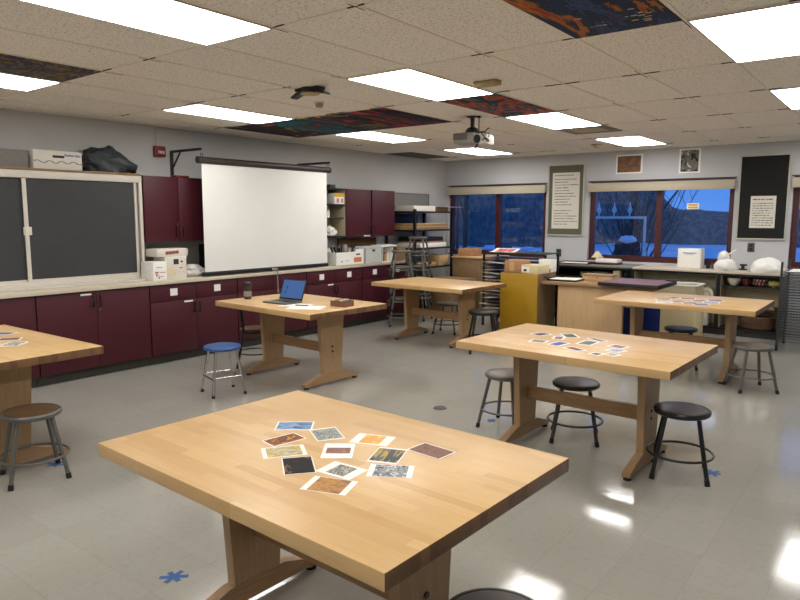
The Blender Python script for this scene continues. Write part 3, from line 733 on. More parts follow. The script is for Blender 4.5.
# ------------------------------------------------------------------ trestle tables
TT = .77
def make_table():
    t = thing('trestle_table', '', 'table', (0, 0, 0), 0, 'butcher block tables')
    hx, hy, th = .752, .525, .052
    MB().box(-hx, -hy, TT - th, hx, hy, TT, .004).build('tabletop', M['wood'], t)
    for s in (-1, 1):
        x = s * .462
        l = MB().prism([(-.122, .115), (.122, .115), (.16, TT - th - .048), (-.16, TT - th - .048)], x - .024, x + .024, 'X').build('trestle_leg', M['leg_wood'], t)
        for z in (.325, .375): MB().cyl((x + s * .024, 0, z), (x + s * .029, 0, z), .012).build('bolt', M['black'], l)
        f = MB().prism([(-.36, .022), (-.31, .022), (-.27, .03), (.27, .03), (.31, .022), (.36, .022), (.36, .048), (.15, .1148), (-.15, .1148), (-.36, .048)], x - .028, x + .028, 'X').build('foot', M['foot_wood'], t)
        for yy in (-.332, .332):
            MB().cyl((x, yy, 0), (x, yy, .022), .026, .024, 14).build('foot_pad', M['rubber'], f)
        MB().prism([(-.36, TT - th - .014), (-.30, TT - th - .048), (.30, TT - th - .048), (.36, TT - th - .014), (.36, TT - th), (-.36, TT - th)], x - .032, x + .032, 'X').build('cleat', M['foot_wood'], t)
    MB().box(-.438, -.018, .30, .438, .018, .395, .003).build('stretcher', M['bar_wood'], t)
    return t
tb = make_table()
TABLES = [(-1.683, 1.716, R(-1.8), 'large butcher block table in the foreground with twelve picture cards'),
          (-1.757, 4.355, R(-1.5), 'butcher block table in the middle of the room with the black stool'),
          (-4.905, 4.645, R(-3), 'butcher block table carrying the open laptop'),
          (-4.95, 7.19, R(-2), 'empty butcher block table in front of the stacked stools'),
          (-1.90, 7.345, 0, 'butcher block table at far right covered with scattered cards'),
          (-4.985, 1.70, R(1.5), 'butcher block table cut by the left edge of photo')]
for k, (x, y, a, lb) in enumerate(TABLES):
    o = tb if k == 0 else copy_tree(tb)
    o.location = (x, y, 0); o.rotation_euler = (0, 0, a); o['label'] = lb
    if k == 0: o.scale = (.977, .975, 1)
    if k == 4: o.scale = (1.035, 1, 1)

# ------------------------------------------------------------------ cards
def sat(a, b):
    def cor(r):
        x, y, w, h, t = r; c, s = math.cos(t), math.sin(t)
        return [(x + c * u * w / 2 - s * v * h / 2, y + s * u * w / 2 + c * v * h / 2) for u, v in ((-1, -1), (1, -1), (1, 1), (-1, 1))]
    A, B = cor(a), cor(b)
    for t in (a[4], a[4] + PI / 2, b[4], b[4] + PI / 2):
        c, s = math.cos(t), math.sin(t)
        pa = [p[0] * c + p[1] * s for p in A]; pb = [p[0] * c + p[1] * s for p in B]
        if max(pa) < min(pb) or max(pb) < min(pa): return False
    return True
def lay_cards(cards, group, z0=TT):
    placed = []
    for (x, y, w, h, a, lb, cols, mx, my, sc_, st) in cards:
        r = (x, y, w, h, a); lay = 0
        for (q, l) in placed:
            if sat(r, q): lay = max(lay, l + 1)
        placed.append((r, lay))
        t = thing('picture_card', lb, 'card', (x, y, z0 + .0003 + lay * .0011), a, group)
        MB().box(-w / 2, -h / 2, 0, w / 2, h / 2, .0006).build('card_stock', M['white'], t)
        m = art('card picture', cols, sc_, st, 1.3, .3)
        MB().box(-w / 2 + mx, -h / 2 + my, .0006, w / 2 - mx, h / 2 - my, .0008).build('picture', m, t)
c_ = rgb
F = [(-1.988, 1.841, .112, .155, 2.254, 'blue landscape card with white border, back left of the cards on front table', [c_(60, 66, 76), c_(96, 130, 170), c_(130, 158, 192), c_(150, 170, 196)], .007, .007, 16, (3, 1, 1)),
     (-1.807, 1.846, .152, .112, 2.593, 'pale blue and beige card with dark swirls behind the white bordered centre card', [c_(190, 180, 150), c_(70, 100, 130), c_(176, 170, 140), c_(110, 130, 140)], .012, .005, 26, (1, 1, 1)),
     (-1.795, 1.606, .160, .112, .951, 'yellow and grey card under the orange one, left of the cards', [c_(206, 180, 110), c_(176, 150, 70), c_(196, 190, 170), c_(150, 140, 110)], .016, .007, 18, (1, 1, 1)),
     (-1.894, 1.697, .150, .092, 1.385, 'dark card with orange figures at the left of front table cards', [c_(60, 36, 28), c_(170, 96, 40), c_(70, 40, 34), c_(190, 140, 70)], .006, .006, 22, (1, 1, 1)),
     (-1.642, 1.738, .156, .116, 2.217, 'white card with small brown picture in the middle of the group', [c_(150, 104, 84), c_(120, 90, 80), c_(176, 130, 100)], .048, .013, 30, (2, 1, 1)),
     (-1.621, 1.911, .112, .155, 1.915, 'white card with yellow orange picture at the back of the group', [c_(226, 180, 90), c_(220, 150, 80), c_(232, 206, 120)], .008, .036, 14, (1, 1, 1)),
     (-1.466, 1.814, .154, .112, 1.95, 'card with blue and yellow picture right of the group centre', [c_(54, 74, 90), c_(196, 160, 60), c_(60, 84, 110), c_(80, 80, 60)], .012, .004, 14, (.5, 3, 1)),
     (-1.366, 1.949, .104, .155, 1.497, 'mauve brown card at the right end of the front table group', [c_(110, 76, 70), c_(140, 100, 80), c_(90, 64, 70)], .005, .006, 30, (1, 1, 1)),
     (-1.50, 1.603, .108, .147, 1.648, 'white card with dark landscape picture next to the black card', [c_(150, 150, 144), c_(50, 50, 50), c_(196, 190, 180), c_(80, 74, 70)], .012, .036, 30, (1, 2, 1)),
     (-1.650, 1.542, .160, .110, 2.465, 'mostly black card with small brown figure at front left of the group', [c_(12, 11, 12), c_(13, 12, 13), c_(14, 12, 13), c_(15, 13, 14), c_(16, 14, 14), c_(120, 84, 72)], .004, .004, 14, (1, 1, 1)),
     (-1.364, 1.704, .112, .155, 2.116, 'white card with black tangled branches at right front of the group', [c_(30, 32, 40), c_(180, 182, 186), c_(28, 30, 36), c_(210, 212, 214), c_(40, 42, 50)], .004, .020, 26, (1, 1, 1)),
     (-1.444, 1.485, .115, .158, 1.919, 'card with orange brown picture and white side strips, nearest the viewer', [c_(150, 110, 70), c_(186, 136, 82), c_(168, 120, 72), c_(130, 100, 70)], .003, .022, 22, (1, 1, 1))]
lay_cards(F, 'cards on the front table')
pur = [c_(110, 54, 70), c_(70, 40, 80), c_(150, 84, 90)]; grn = [c_(90, 100, 90), c_(60, 70, 66), c_(150, 150, 130)]
drk = [c_(60, 54, 50), c_(150, 140, 120), c_(40, 40, 44)]; blu = [c_(50, 60, 150), c_(80, 90, 170), c_(40, 46, 110)]
gry = [c_(120, 126, 130), c_(70, 80, 84), c_(160, 160, 150)]; mau = [c_(150, 110, 120), c_(120, 90, 100), c_(180, 150, 150)]; red = [c_(140, 76, 66), c_(110, 60, 70), c_(170, 110, 90)]
Rr = [(-2.151, 4.48, .137, .109, 1.198, 'purple red card at the back left of the middle table cards', pur), (-1.983, 4.42, .126, .085, 1.843, 'pink card partly under the grey green card on middle table', mau),
      (-1.954, 4.547, .160, .114, 2.271, 'grey green card at the back of the middle table group', grn), (-2.04, 4.21, .105, .124, 1.658, 'white card with dark picture at the left front of middle table group', drk),
      (-1.888, 4.209, .155, .1, 1.426, 'bright blue card in the front row of the middle table', blu), (-1.743, 4.367, .165, .114, 1.54, 'card with grey picture in the centre of middle table group', gry),
      (-1.732, 4.516, .075, .16, 1.09, 'long mauve card at the back right of middle table group', mau), (-1.729, 4.11, .09, .15, 1.121, 'red brown card at the front of the middle table group', red),
      (-1.53, 4.367, .108, .12, 1.403, 'mauve card at the right end of the middle table group', mau), (-1.553, 4.042, .085, .085, 1.333, 'small dark green card nearest the front edge of middle table', [c_(50, 60, 44), c_(80, 84, 60), c_(40, 46, 40)]),
      (-1.495, 4.226, .107, .112, 1.274, 'white card with pale blue picture on the right of middle table', [c_(200, 204, 210), c_(120, 140, 170), c_(220, 220, 220)]), (-1.468, 4.079, .085, .1, 1.233, 'small white card with grey corner at front right of middle table', [c_(210, 210, 206), c_(120, 116, 110), c_(220, 218, 214)])]
lay_cards([r + (.014, .016, 18, (1, 1, 1)) for r in Rr], 'cards on the middle table')
Lc = [(-5.294, 2.013, .11, .15, 2.168, 'purple card at the back of left table near photo edge', [c_(80, 66, 96), c_(110, 96, 130), c_(70, 60, 70)]), (-5.02, 1.943, .11, .15, 2.515, 'dark red card in the middle of left table cards', [c_(110, 50, 50), c_(90, 60, 50), c_(140, 90, 80)]),
      (-4.80, 1.88, .16, .13, 2.299, 'white card with grey figures, rightmost on the left table', [c_(220, 220, 216), c_(90, 84, 90), c_(214, 210, 206)])]
lay_cards([r + (.012, .012, 18, (1, 1, 1)) for r in Lc], 'cards on the left table')
FRl = [(-2.075, 7.239, 'leftmost card in the back row on the far right table, bluish', gry), (-1.99, 6.98, 'white card at front left of far right table', [c_(224, 224, 222), c_(190, 190, 196), c_(226, 226, 226)]), (-2.02, 7.426, 'pale card behind the others at the left on far right table', mau),
       (-1.90, 7.15, 'white card with pale pink picture on far right table', mau), (-1.88, 7.44, 'dark pink card in the back of far right table', red), (-1.765, 7.07, 'white card with grey picture near the front of far right table', gry),
       (-1.735, 7.33, 'blue grey card in the middle of far right table', [c_(110, 120, 150), c_(80, 90, 130), c_(160, 164, 176)]), (-1.645, 7.02, 'deep blue card at the front of far right table', blu),
       (-1.60, 7.24, 'blue and white card at the right of far right table', [c_(90, 110, 170), c_(190, 196, 206), c_(70, 84, 150)]), (-1.615, 7.47, 'dark blue card at the back right of far right table', blu)]
ang = [.5, .2, 1.2, .9, .35, .6, .75, .55, .15, .4]
lay_cards([(x, y, .16, .11, a, lb, cc, .014, .012, 18, (1, 1, 1)) for (x, y, lb, cc), a in zip(FRl, ang)], 'cards on the far right table')

# ------------------------------------------------------------------ laptop table things
t = thing('laptop', 'open dark laptop with blue screen on the table', 'laptop', (-5.0, 4.495, TT + .0005), R(1))
MB().box(-.165, -.115, 0, .165, .115, .017, .004).build('base', M['grey_metal'], t)
MB().box(-.145, -.02, .0172, .145, .09, .0185).build('keyboard', M['black'], t); MB().box(-.05, -.10, .0172, .05, -.035, .018).build('touchpad', M['grey_metal'], t)
rt = Matrix.Rotation(R(-20), 3, 'X')
l = MB().box(-.165, .108, .018, .165, .115, .232, .002, rt, (0, .115, .018)).build('lid', M['black'], t)
MB().box(-.152, .1065, .036, .152, .1078, .222, 0, rt, (0, .115, .018)).build('display', M['laptop_screen'], l)
MB().box(-.09, .1055, .13, -.075, .1064, .16, 0, rt, (0, .115, .018)).box(-.10, .1055, .085, -.085, .1064, .11, 0, rt, (0, .115, .018)).build('window_shapes', emit('display dark mark', rgb(24, 46, 96), .6), l)
t = thing('paper_sheet', 'white paper sheet under the pen in front of laptop', 'paper', (-4.56, 4.40, TT + .0004), R(30)); MB().box(-.17, -.13, 0, .17, .13, .0007).build('sheet', M['white'], t)
t = thing('paper_sheet', 'white paper sheet nearest the laptop, overlapping the other', 'paper', (-4.76, 4.45, TT + .0014), R(25)); MB().box(-.15, -.11, 0, .15, .11, .0007).build('sheet', M['white'], t)
t = thing('pen', 'dark pen lying across the white papers', 'pen', (-4.67, 4.45, TT + .0073), R(20))
MB().cyl((-.07, 0, 0), (.06, 0, 0), .005, .005, 10).build('barrel', M['dark_grey_metal'], t); MB().cyl((.06, 0, 0), (.075, 0, 0), .005, .0015, 10).build('tip', M['silver'], t)
t = thing('card_box', 'low reddish wooden box of cards on the laptop table', 'box', (-4.37, 4.70, TT + .0005), R(8))
MB().box(-.09, -.07, 0, .09, .07, .012).box(-.09, -.07, .012, -.084, .07, .055).box(.084, -.07, .012, .09, .07, .055).box(-.084, -.07, .012, .084, -.064, .055).box(-.084, .064, .012, .084, .07, .055).build('tray', paint('reddish wood', rgb(120, 82, 60), .5), t)
for k in range(5): MB().box(-.075 + k * .03, -.06, .013, -.055 + k * .03, .06, .062 + .004 * (k % 2)).build('card_bundle', [M['offwhite'], M['grey_ink'], M['cardboard']][k % 3], t)
t = thing('travel_mug', 'dark insulated travel mug at left end of laptop table', 'mug', (-5.52, 4.48, TT + .0005))
MB().lathe([(0, 0), (.036, 0), (.038, .01), (.040, .14), (0, .14)], 24).build('body', M['dark_grey_metal'], t)
MB().lathe([(0, .14), (.043, .14), (.043, .162), (.034, .178), (0, .178)], 24).build('lid', M['black'], t)
MB().lathe([(.0386, .03), (.041, .03), (.0415, .085), (.0396, .085)], 24).build('band', M['silver'], t)

# ------------------------------------------------------------------ floor marks
def tape(x, y, rz, label, s=1):
    m = MB()
    m.box(-.065 * s, -.012, 0, .065 * s, .012, .0006, 0, Matrix.Rotation(R(15), 3, 'Z')).box(-.055 * s, -.012, .0006, .055 * s, .012, .0012, 0, Matrix.Rotation(R(75), 3, 'Z')).box(-.05 * s, -.012, .0012, .05 * s, .012, .0018, 0, Matrix.Rotation(R(-40), 3, 'Z'))
    o = m.build('floor_tape', M['tape'], None, (x, y, .0002)); o.rotation_euler = (0, 0, rz); tag(o, label, 'tape', 'blue floor tape crosses')
tape(-2.56, 1.61, R(30), 'blue tape cross on the floor in front left of the foreground table')
tape(-4.40, 1.93, R(10), 'blue tape scrap on the floor under the left table stool')
tape(-.92, 4.47, R(50), 'blue tape cross on the floor behind the black stool')
tape(-2.60, 4.55, R(80), 'blue tape scrap on the floor under the left middle table stool', .7)
t = thing('floor_plate', 'round dark metal floor cap on the open floor', 'floor cap', (-3.126, 4.585, 0.0002))
MB().lathe([(0, 0), (.058, 0), (.056, .003), (0, .004)], 28).build('plate', M['steel_box'], t); MB().torus((0, 0, .003), .045, .003, 28, 6).build('ring', M['dark_grey_metal'], t)

# ------------------------------------------------------------------ back wall boards, posters
def board(name, x0, x1, z0, z1, felt, label):
    t = thing(name, label, 'pinboard', ((x0 + x1) / 2, YB, z0)); w = (x1 - x0) / 2; h = z1 - z0; b = .022
    MB().box(-w + b, -.016, b, w - b, -.001, h - b).build('felt', felt, t)
    MB().box(-w, -.026, 0, w, -.001, b, .002).box(-w, -.026, h - b, w, -.001, h, .002).box(-w, -.026, b, -w + b, -.001, h - b, .002).box(w - b, -.026, b, w, -.001, h - b, .002).build('frame', M['tan_frame'], t)
board('pinboard', -5.02, -4.37, 1.318, 2.51, M['olive_felt'], 'olive pinboard with pale frame between the two windows')
board('pinboard', -2.065, -1.43, 1.318, 2.51, M['black_felt'], 'black pinboard with pale frame on the right of back wall')
def lines_sheet(name, x0, x1, z0, z1, y, rows, label, cat, title, wmax=.9):
    t = thing(name, label, cat, ((x0 + x1) / 2, y, z0)); w = (x1 - x0) / 2; h = z1 - z0
    MB().box(-w, -.002, 0, w, 0, h).build('sheet', M['offwhite'], t)
    rg = random.Random(len(label))
    for r_, z, hh, fr in rows:
        ln = MB()
        x = -w * .82; end = -w * .82 + 2 * w * wmax * fr
        while x < end:
            L = rg.uniform(.012, .05)
            if x + L > w * .93: break
            ln.box(x, -.003, z - hh / 2 + rg.uniform(-.002, .002), x + L, -.0021, z + hh / 2); x += L + rg.uniform(.006, .014)
        ln.build('handwritten_line', M['ink'], t)
    return t
rows = [(0, .885, .012, .7)] + [(0, .82 - k * .047, .011, random.Random(k).uniform(.45, .95)) for k in range(10)] + [(0, .30 - k * .045, .010, random.Random(k + 50).uniform(.45, .95)) for k in range(6)]
lines_sheet('handwritten_poster', -4.935, -4.455, 1.44, 2.37, YB - .0165, rows, 'tall white sheet of handwritten lines pinned on the olive board', 'poster', True)
rows = [(0, .40, .014, .8)] + [(0, .345 - k * .034, .008, random.Random(k + 9).uniform(.7, .98)) for k in range(10)]
lines_sheet('handwritten_notice', -1.897, -1.578, 1.486, 1.934, YB - .0165, rows, 'small white handwritten notice pinned on the black board', 'poster', True)
def poster(x0, x1, z0, z1, m, label):
    t = thing('poster', label, 'poster', ((x0 + x1) / 2, YB - .0005, z0), 0, 'wall pictures'); w = (x1 - x0) / 2; h = z1 - z0
    MB().box(-w, -.003, 0, w, 0, h).build('sheet', M['white'], t); MB().box(-w + .025, -.0042, .022, w - .03, -.0031, h - .025).build('picture', m, t)
poster(-3.865, -3.445, 2.315, 2.612, art('orange brown print', [c_(96, 90, 94), c_(110, 84, 70), c_(150, 104, 66), c_(110, 84, 74)], 6, (1, 1, 2)), 'orange brown picture high on wall above the stickered window')
poster(-2.905, -2.60, 2.29, 2.65, art('black yellow print', [c_(30, 34, 44), c_(60, 64, 74), c_(130, 124, 100), c_(70, 74, 80), c_(190, 190, 186), c_(200, 200, 198)], 7, (1, 1, 1)), 'dark and pale picture high on wall, nearer the black pinboard')
for x, z, lb in ((-4.79, 1.03, 'dark electrical outlet plate below the olive pinboard'), (-1.855, 1.21, 'dark electrical outlet plate below the black pinboard')):
    t = thing('outlet', lb, 'outlet', (x, YB, z), 0, 'outlet plates')
    MB().box(-.045, -.012, -.065, .045, -.001, .065, .003).build('plate', M['steel_box'], t)
    MB().box(-.02, -.0145, .01, .02, -.0122, .045).box(-.02, -.0145, -.045, .02, -.0122, -.01).build('socket', M['black'], t)
t = thing('window_sticker', 'small yellow and white sticker on the right window pane', 'sticker', (-2.695, YB + .0895, 1.80))
MB().box(-.085, -.002, -.045, .085, 0, .045).build('backing', M['white'], t)
MB().box(-.07, -.0032, -.032, .07, -.0021, -.006).box(-.07, -.0032, .006, .07, -.0021, .032).build('yellow_bar', M['yellow_box'], t)

# ------------------------------------------------------------------ back counter with cubbies
CF = 9.94
ZTOP = .895
UN = [(-5.03, -3.315, 'dark open shelf unit under back counter behind the workbench', [.45, .71]), (-3.31, -2.125, 'beige lined open shelf unit under the back counter behind the tote', [.48]), (-2.12, -1.34, 'open shelf unit with pottery at right end of back counter', [.40, .70])]
for k, (a, b, lb, zs_) in enumerate(UN):
    t = thing('shelf_unit', lb, 'shelves', (a, CF, 0), 0, 'low shelf units'); W = b - a; Dp = YB - CF - .02
    MB().box(.0, .0, .085, .028, Dp, ZTOP - .0305).box(W - .028, 0, .085, W, Dp, ZTOP - .0305).box(.028, 0, ZTOP - .06, W - .028, Dp, ZTOP - .0305).box(.028, 0, .085, W - .028, Dp, .11).build('carcass', M['black'], t)
    MB().box(.028, Dp - .25, .11, W - .028, Dp - .24, ZTOP - .06).build('back_panel', M['interior'] if k else M['black_felt'], t)
    if k: MB().box(.0285, .002, .11, .031, Dp - .25, ZTOP - .06).build('side_lining', M['interior'], t); MB().box(W - .031, .002, .11, W - .0285, Dp - .25, ZTOP - .06).build('side_lining', M['interior'], t)
    MB().box(0, .05, 0, W, Dp, .085).build('plinth', M['plinth'], t)
    for z in zs_: MB().box(.032, .01, z - .02, W - .032, Dp - .25, z).build('shelf_board', M['black'], t)
o = MB().box(-5.04, CF - .03, ZTOP - .03, -3.318, YB - .001, ZTOP, .003).build('countertop', paint('grey green laminate', rgb(120, 120, 108), .4)); tag(o, 'grey green counter section under the window, behind the workbench', 'countertop')
o = MB().box(-3.312, CF - .03, ZTOP - .03, -1.33, YB - .001, ZTOP, .003).build('countertop', M['counter']); tag(o, 'beige counter section under the stickered window', 'countertop')
for x0, x1, h, m_, lb in ((-4.15, -3.95, .07, 'olive_felt', 'olive green box in the dark shelf unit, left of two'), (-3.93, -3.70, .08, 'olive_felt', 'olive green box in the dark shelf unit, right of two'), (-3.62, -3.52, .11, 'cream', 'cream jar box at the right in the dark shelf unit')):
    boxthing('shelf_box', M[m_], x0, 9.97, .7106, x1, 10.16, .7106 + h, lb, 'box')
o = MB().blob((0, 0, .04), (.045, .07, .07), .12, 2.2, 41, 0).build('cloth_heap', M['green_leafy'], None, (-3.43, 10.06, .7106)); tag(o, 'dark green cloth heap at the right end of the dark shelf unit', 'cloth')
# on the back counter
zz = ZTOP + .0006
t = thing('tray', 'white paper tray with dark wooden rim on back counter near outlet', 'tray', (-4.28, 10.12, zz), R(3))
MB().box(-.24, -.16, 0, .24, .16, .012).build('base', M['white'], t); MB().box(-.25, -.17, 0, -.24, .17, .03).box(.24, -.17, 0, .25, .17, .03).box(-.24, .16, 0, .24, .17, .03).box(-.24, -.17, 0, .24, -.16, .015).build('rim', M['frame_red'], t)
t = thing('table_lamp', 'tiny lamp with cream conical shade by the window frame', 'lamp', (-4.06, 10.44, zz))
MB().lathe([(0, 0), (.05, 0), (.05, .012), (.018, .03), (.018, .10), (0, .10)], 20).build('base', M['cream'], t); MB().lathe([(.10, .09), (.085, .10), (.022, .19), (.0, .195)], 24).build('lamp_shade', M['cream'], t)
boxthing('book', M['frame_red'], -4.0, 10.12, zz, -3.62, 10.36, zz + .03, 'flat dark red book at bottom of small pile on back counter', 'book', .002)
boxthing('paper_ream', M['white'], -3.97, 10.13, zz + .0305, -3.62, 10.34, zz + .085, 'white paper ream on the dark red book by the window', 'paper', .002)
t = thing('display_box', 'upright white box with a line of text in the stickered window', 'box', (-2.60, 10.34, zz), R(-2))
MB().box(-.16, -.10, 0, .16, .10, .285, .004).build('box_body', M['white'], t); MB().box(-.09, -.102, .215, .10, -.1005, .225).box(-.07, -.102, .20, .06, -.1005, .206).build('print', M['blue_print'], t)
t = thing('wrapped_sculpture', 'clay sculpture wrapped in white plastic with a stick, on back counter', 'sculpture', (-2.07, 10.05, zz))
MB().blob((0, 0, .05), (.15, .14, .13), .07, 2.0, 2, 0).build('lower_wrap', M['white_plastic'], t)
MB().blob((-.03, 0, .19), (.075, .075, .085), .08, 2.0, 8).build('upper_wrap', M['white_plastic'], t)
MB().cyl((.02, 0, .22), (.13, 0, .30), .009, .007, 8).build('stick', M['white'], t)
o = MB().blob((0, 0, .03), (.205, .18, .17), .06, 1.4, 15, 0, 4).build('draped_mound', M['white_plastic'], None, (-1.55, 10.08, zz)); tag(o, 'large white plastic covered mound under the black pinboard', 'sculpture')
t = thing('hole_punch', 'small black tool between the two white wrapped sculptures', 'tool', (-1.87, 9.99, zz))
t.location = (-1.90, 10.34, zz); MB().box(-.05, -.03, 0, .05, .03, .02).box(-.02, -.02, .02, .02, .02, .06).box(-.04, -.03, .06, .05, .03, .085, .004).build('body', M['black'], t)
for x, y, h, m_, lb in ((-2.36, 10.36, .11, 'black', 'dark bottle right of the white display box'), (-2.29, 10.34, .09, 'brown_board', 'short brown jar between display box and wrapped sculpture'), (-2.25, 10.42, .10, 'offwhite', 'small white jar in front of window frame')):
    t = thing('jar', lb, 'jar', (x, y, zz), 0, 'small jars'); MB().lathe([(0, 0), (.03, 0), (.031, h * .7), (.02, h * .8), (.02, h * .86), (0, h * .86)], 18).build('body', M[m_], t); MB().cyl((0, 0, h * .86), (0, 0, h), .022).build('cap', M['black'], t)
# pottery in the right unit
def bowl(x, y, z, r, h, m, name, label):
    o = MB().lathe([(0, 0), (r * .5, 0), (r * .55, .008), (r * .95, h * .6), (r, h), (r * .93, h), (r * .86, h * .55), (r * .4, .02), (0, .018)], 28).build(name, m, None, (x, y, z)); tag(o, label, name, 'pottery on the shelf')
zb = .7006
bowl(-1.945, 10.05, zb, .085, .10, M['ceramic_white'], 'bowl', 'cream bowl with dark rim, leftmost pot on the shelf')
bowl(-1.79, 10.06, zb, .065, .10, M['ceramic_red'], 'bowl', 'dark red bowl, second pot on the shelf')
t = thing('vase', 'red striped pot, third on the pottery shelf', 'pot', (-1.625, 10.06, zb), 0, 'pottery on the shelf')
MB().lathe([(0, 0), (.06, 0), (.088, .04), (.09, .07), (.075, .105), (.068, .105), (.07, .07), (0, .02)], 28).build('body', M['ceramic_red'], t)
sr = MB()
for k in range(12):
    a = 2 * PI * k / 12; sr.cyl((.086 * math.cos(a), .086 * math.sin(a), .03), (.0805 * math.cos(a + .25), .0805 * math.sin(a + .25), .10), .006, .006, 6)
sr.build('stripe', M['ceramic_white'], t)
o = MB().blob((0, 0, .045), (.07, .06, .05), .12, 2.5, 21, 0).build('clay_figure', M['ceramic_yellow'], None, (-1.455, 10.04, zb)); tag(o, 'yellowish clay figure at right end of the pottery shelf', 'figure', 'pottery on the shelf')
t = thing('wicker_basket', 'oval brown wicker basket on bottom board of the pottery unit', 'basket', (-1.63, 10.06, .1105)); t.scale = (1.25, .7, 1)
MB().lathe([(0, 0), (.13, 0), (.155, .03), (.17, .16), (.18, .17), (.17, .18), (.155, .165), (.14, .03), (0, .02)], 32).build('body', M['wicker'], t); wvn = MB()
for k in range(6): wvn.torus((0, 0, .03 + k * .024), .157 + k * .0028, .006, 40, 6)
wvn.build('weave', M['wicker'], t)
o = MB().blob((0, 0, .08), (.06, .08, .12), .14, 2, 31, 0).build('paper_bag', M['white_plastic'], None, (-1.95, 10.05, .1105)); tag(o, 'white bag left of the wicker basket', 'bag')
boxthing('sketchbook', M['cardboard'], -1.72, 9.96, .4005, -1.42, 10.2, .43, 'flat brown sketchbook on middle board of the pottery unit', 'book', .002)
boxthing('dark_crate', M['black_felt'], -2.9, 10.0, .1105, -2.45, 10.28, .36, 'dark crate on the bottom of the beige lined unit', 'crate', .004)
boxthing('small_carton', M['offwhite'], -2.42, 10.0, .1105, -2.25, 10.2, .30, 'small white carton at bottom right of the beige lined unit', 'box', .004)
t = thing('cloth_roll', 'rolled pale cloth bundle in the beige lined unit beside the tote', 'cloth', (-2.28, 10.10, .4805)); t.rotation_euler = (0, 0, R(5))
MB().cyl((0, -.14, .085), (0, .14, .085), .085, .08, 20).build('outer_roll', M['offwhite'], t); MB().torus((0, 0, 0), .045, .008, 24, 6).build('fold', M['ceramic_yellow'], t, (0, -.142, .085), (PI / 2, 0, 0))
# tote on cream cabinet
t = thing('pedestal_cabinet', 'cream cabinet on the floor behind far right table, below the tote', 'cabinet', (-2.40, 9.25, 0))
MB().box(-.22, -.22, .03, .22, .22, .48, .006).build('carcass', M['cream'], t); MB().box(-.215, -.232, .05, .215, -.2205, .475, .004).build('door', M['cream'], t); MB().box(-.2, -.2, 0, .2, .2, .03).build('plinth', M['plinth'], t)
t = thing('storage_tote', 'cloudy plastic tote full of pale paper on the cream cabinet', 'tote', (-2.43, 9.22, .4805))
def tote(t, w, d, h, mat):
    m = MB(); s = .9
    for sg in (-1, 1):
        m.prism([(-w * s, 0), (w * s, 0), (w, h), (-w, h)], sg * d - .004 * sg, sg * d, 'Y')
        m.prism([(-d, 0), (d, 0), (d, h), (-d, h)], sg * w * .98 - .004, sg * w * .98 + .004, 'X')
    m.box(-w * s, -d, 0, w * s, d, .006)
    return m.build('tub', mat, t)
tote(t, .245, .2, .27, M['tote']); MB().box(-.26, -.215, .265, -.237, .215, .282, .003).box(.237, -.215, .265, .26, .215, .282, .003).box(-.237, -.215, .265, .237, -.194, .282, .003).box(-.237, .194, .265, .237, .215, .282, .003).build('rim', M['white_plastic'], t)
MB().box(-.19, -.16, .007, .19, .16, .24, .01).build('contents', M['offwhite'], t)
# blue bins
for x, y, lb in ((-3.06, 9.05, 'blue recycling bin behind the trestle leg, left one'), (-2.85, 9.49, 'blue recycling bin beside the cream cabinet, right one')):
    t = thing('recycling_bin', lb, 'bin', (x, y, 0), 0, 'blue bins')
    MB().prism([(-.14, -.11), (.14, -.11), (.14, .11), (-.14, .11)], 0, .004).build('base', M['bin_blue'], t)
    m = MB(); m.box(-.15, -.125, .004, .15, -.12, .5).box(-.15, .12, .004, .15, .125, .5).box(-.15, -.12, .004, -.145, .12, .5).box(.145, -.12, .004, .15, .12, .5)
    m.build('walls', M['bin_blue'], t); MB().box(-.165, -.14, .495, .165, -.12, .52).box(-.165, .12, .495, .165, .14, .52).box(-.165, -.12, .495, -.145, .12, .52).box(.145, -.12, .495, .165, .12, .52).build('rim', paint('navy plastic', rgb(20, 30, 66), .5), t)

# ------------------------------------------------------------------ workbench group
t = thing('workbench', 'light wood workbench with panel base in the back of the room', 'workbench', (-3.0, 8.36, 0))
BZ = .80
MB().box(-.86, -.38, BZ - .04, .60, .38, BZ, .004).build('worktop', M['bar_wood'], t)
MB().box(-.63, -.34, 0, .22, -.28, BZ - .0405, .003).build('base_panel', M['bench_wood'], t)
for lx in (-.6, .12): MB().box(lx, .28, 0, lx + .06, .34, BZ - .0405, .003).build('leg', M['bench_wood'], t)
zz = BZ + .0006
t = thing('paper_cutter', 'paper trimmer with white board and black arm on workbench', 'cutter', (-3.62, 8.225, zz), R(3))
MB().box(-.2, -.15, 0, .2, .16, .022, .004).build('base', M['black'], t); MB().box(-.17, -.14, .0222, .19, .15, .026).build('cutting_board', M['white'], t)
MB().box(-.2, -.15, .026, -.175, .16, .04).cyl((-.188, -.15, .035), (-.188, -.24, .05), .014).build('blade_arm', M['black'], t)
t = thing('wooden_box', 'flat light wooden box on the workbench between trimmer and dark board', 'box', (-3.255, 8.48, zz), R(0))
MB().box(-.2, -.10, 0, .2, .10, .062, .003).build('body', M['bench_wood'], t); MB().box(-.203, -.103, .0622, .203, .103, .088, .003).build('lid', M['bar_wood'], t); MB().cyl((0, -.106, .045), (0, -.10, .045), .009).build('clasp', M['chrome'], t)
t = thing('drawing_board', 'large dark edged mauve drawing board lying on workbench', 'board', (-2.42, 8.24, zz), R(-1))
t.location = (-2.68, 8.235, zz)
MB().box(-.365, -.36, 0, .365, .36, .042, .004).build('core', M['black'], t); MB().box(-.355, -.35, .0422, .355, .35, .045).build('surface', M['mauve'], t); MB().box(.26, .26, .0452, .39, .33, .065, .004).build('clip', M['dark_grey_metal'], t)

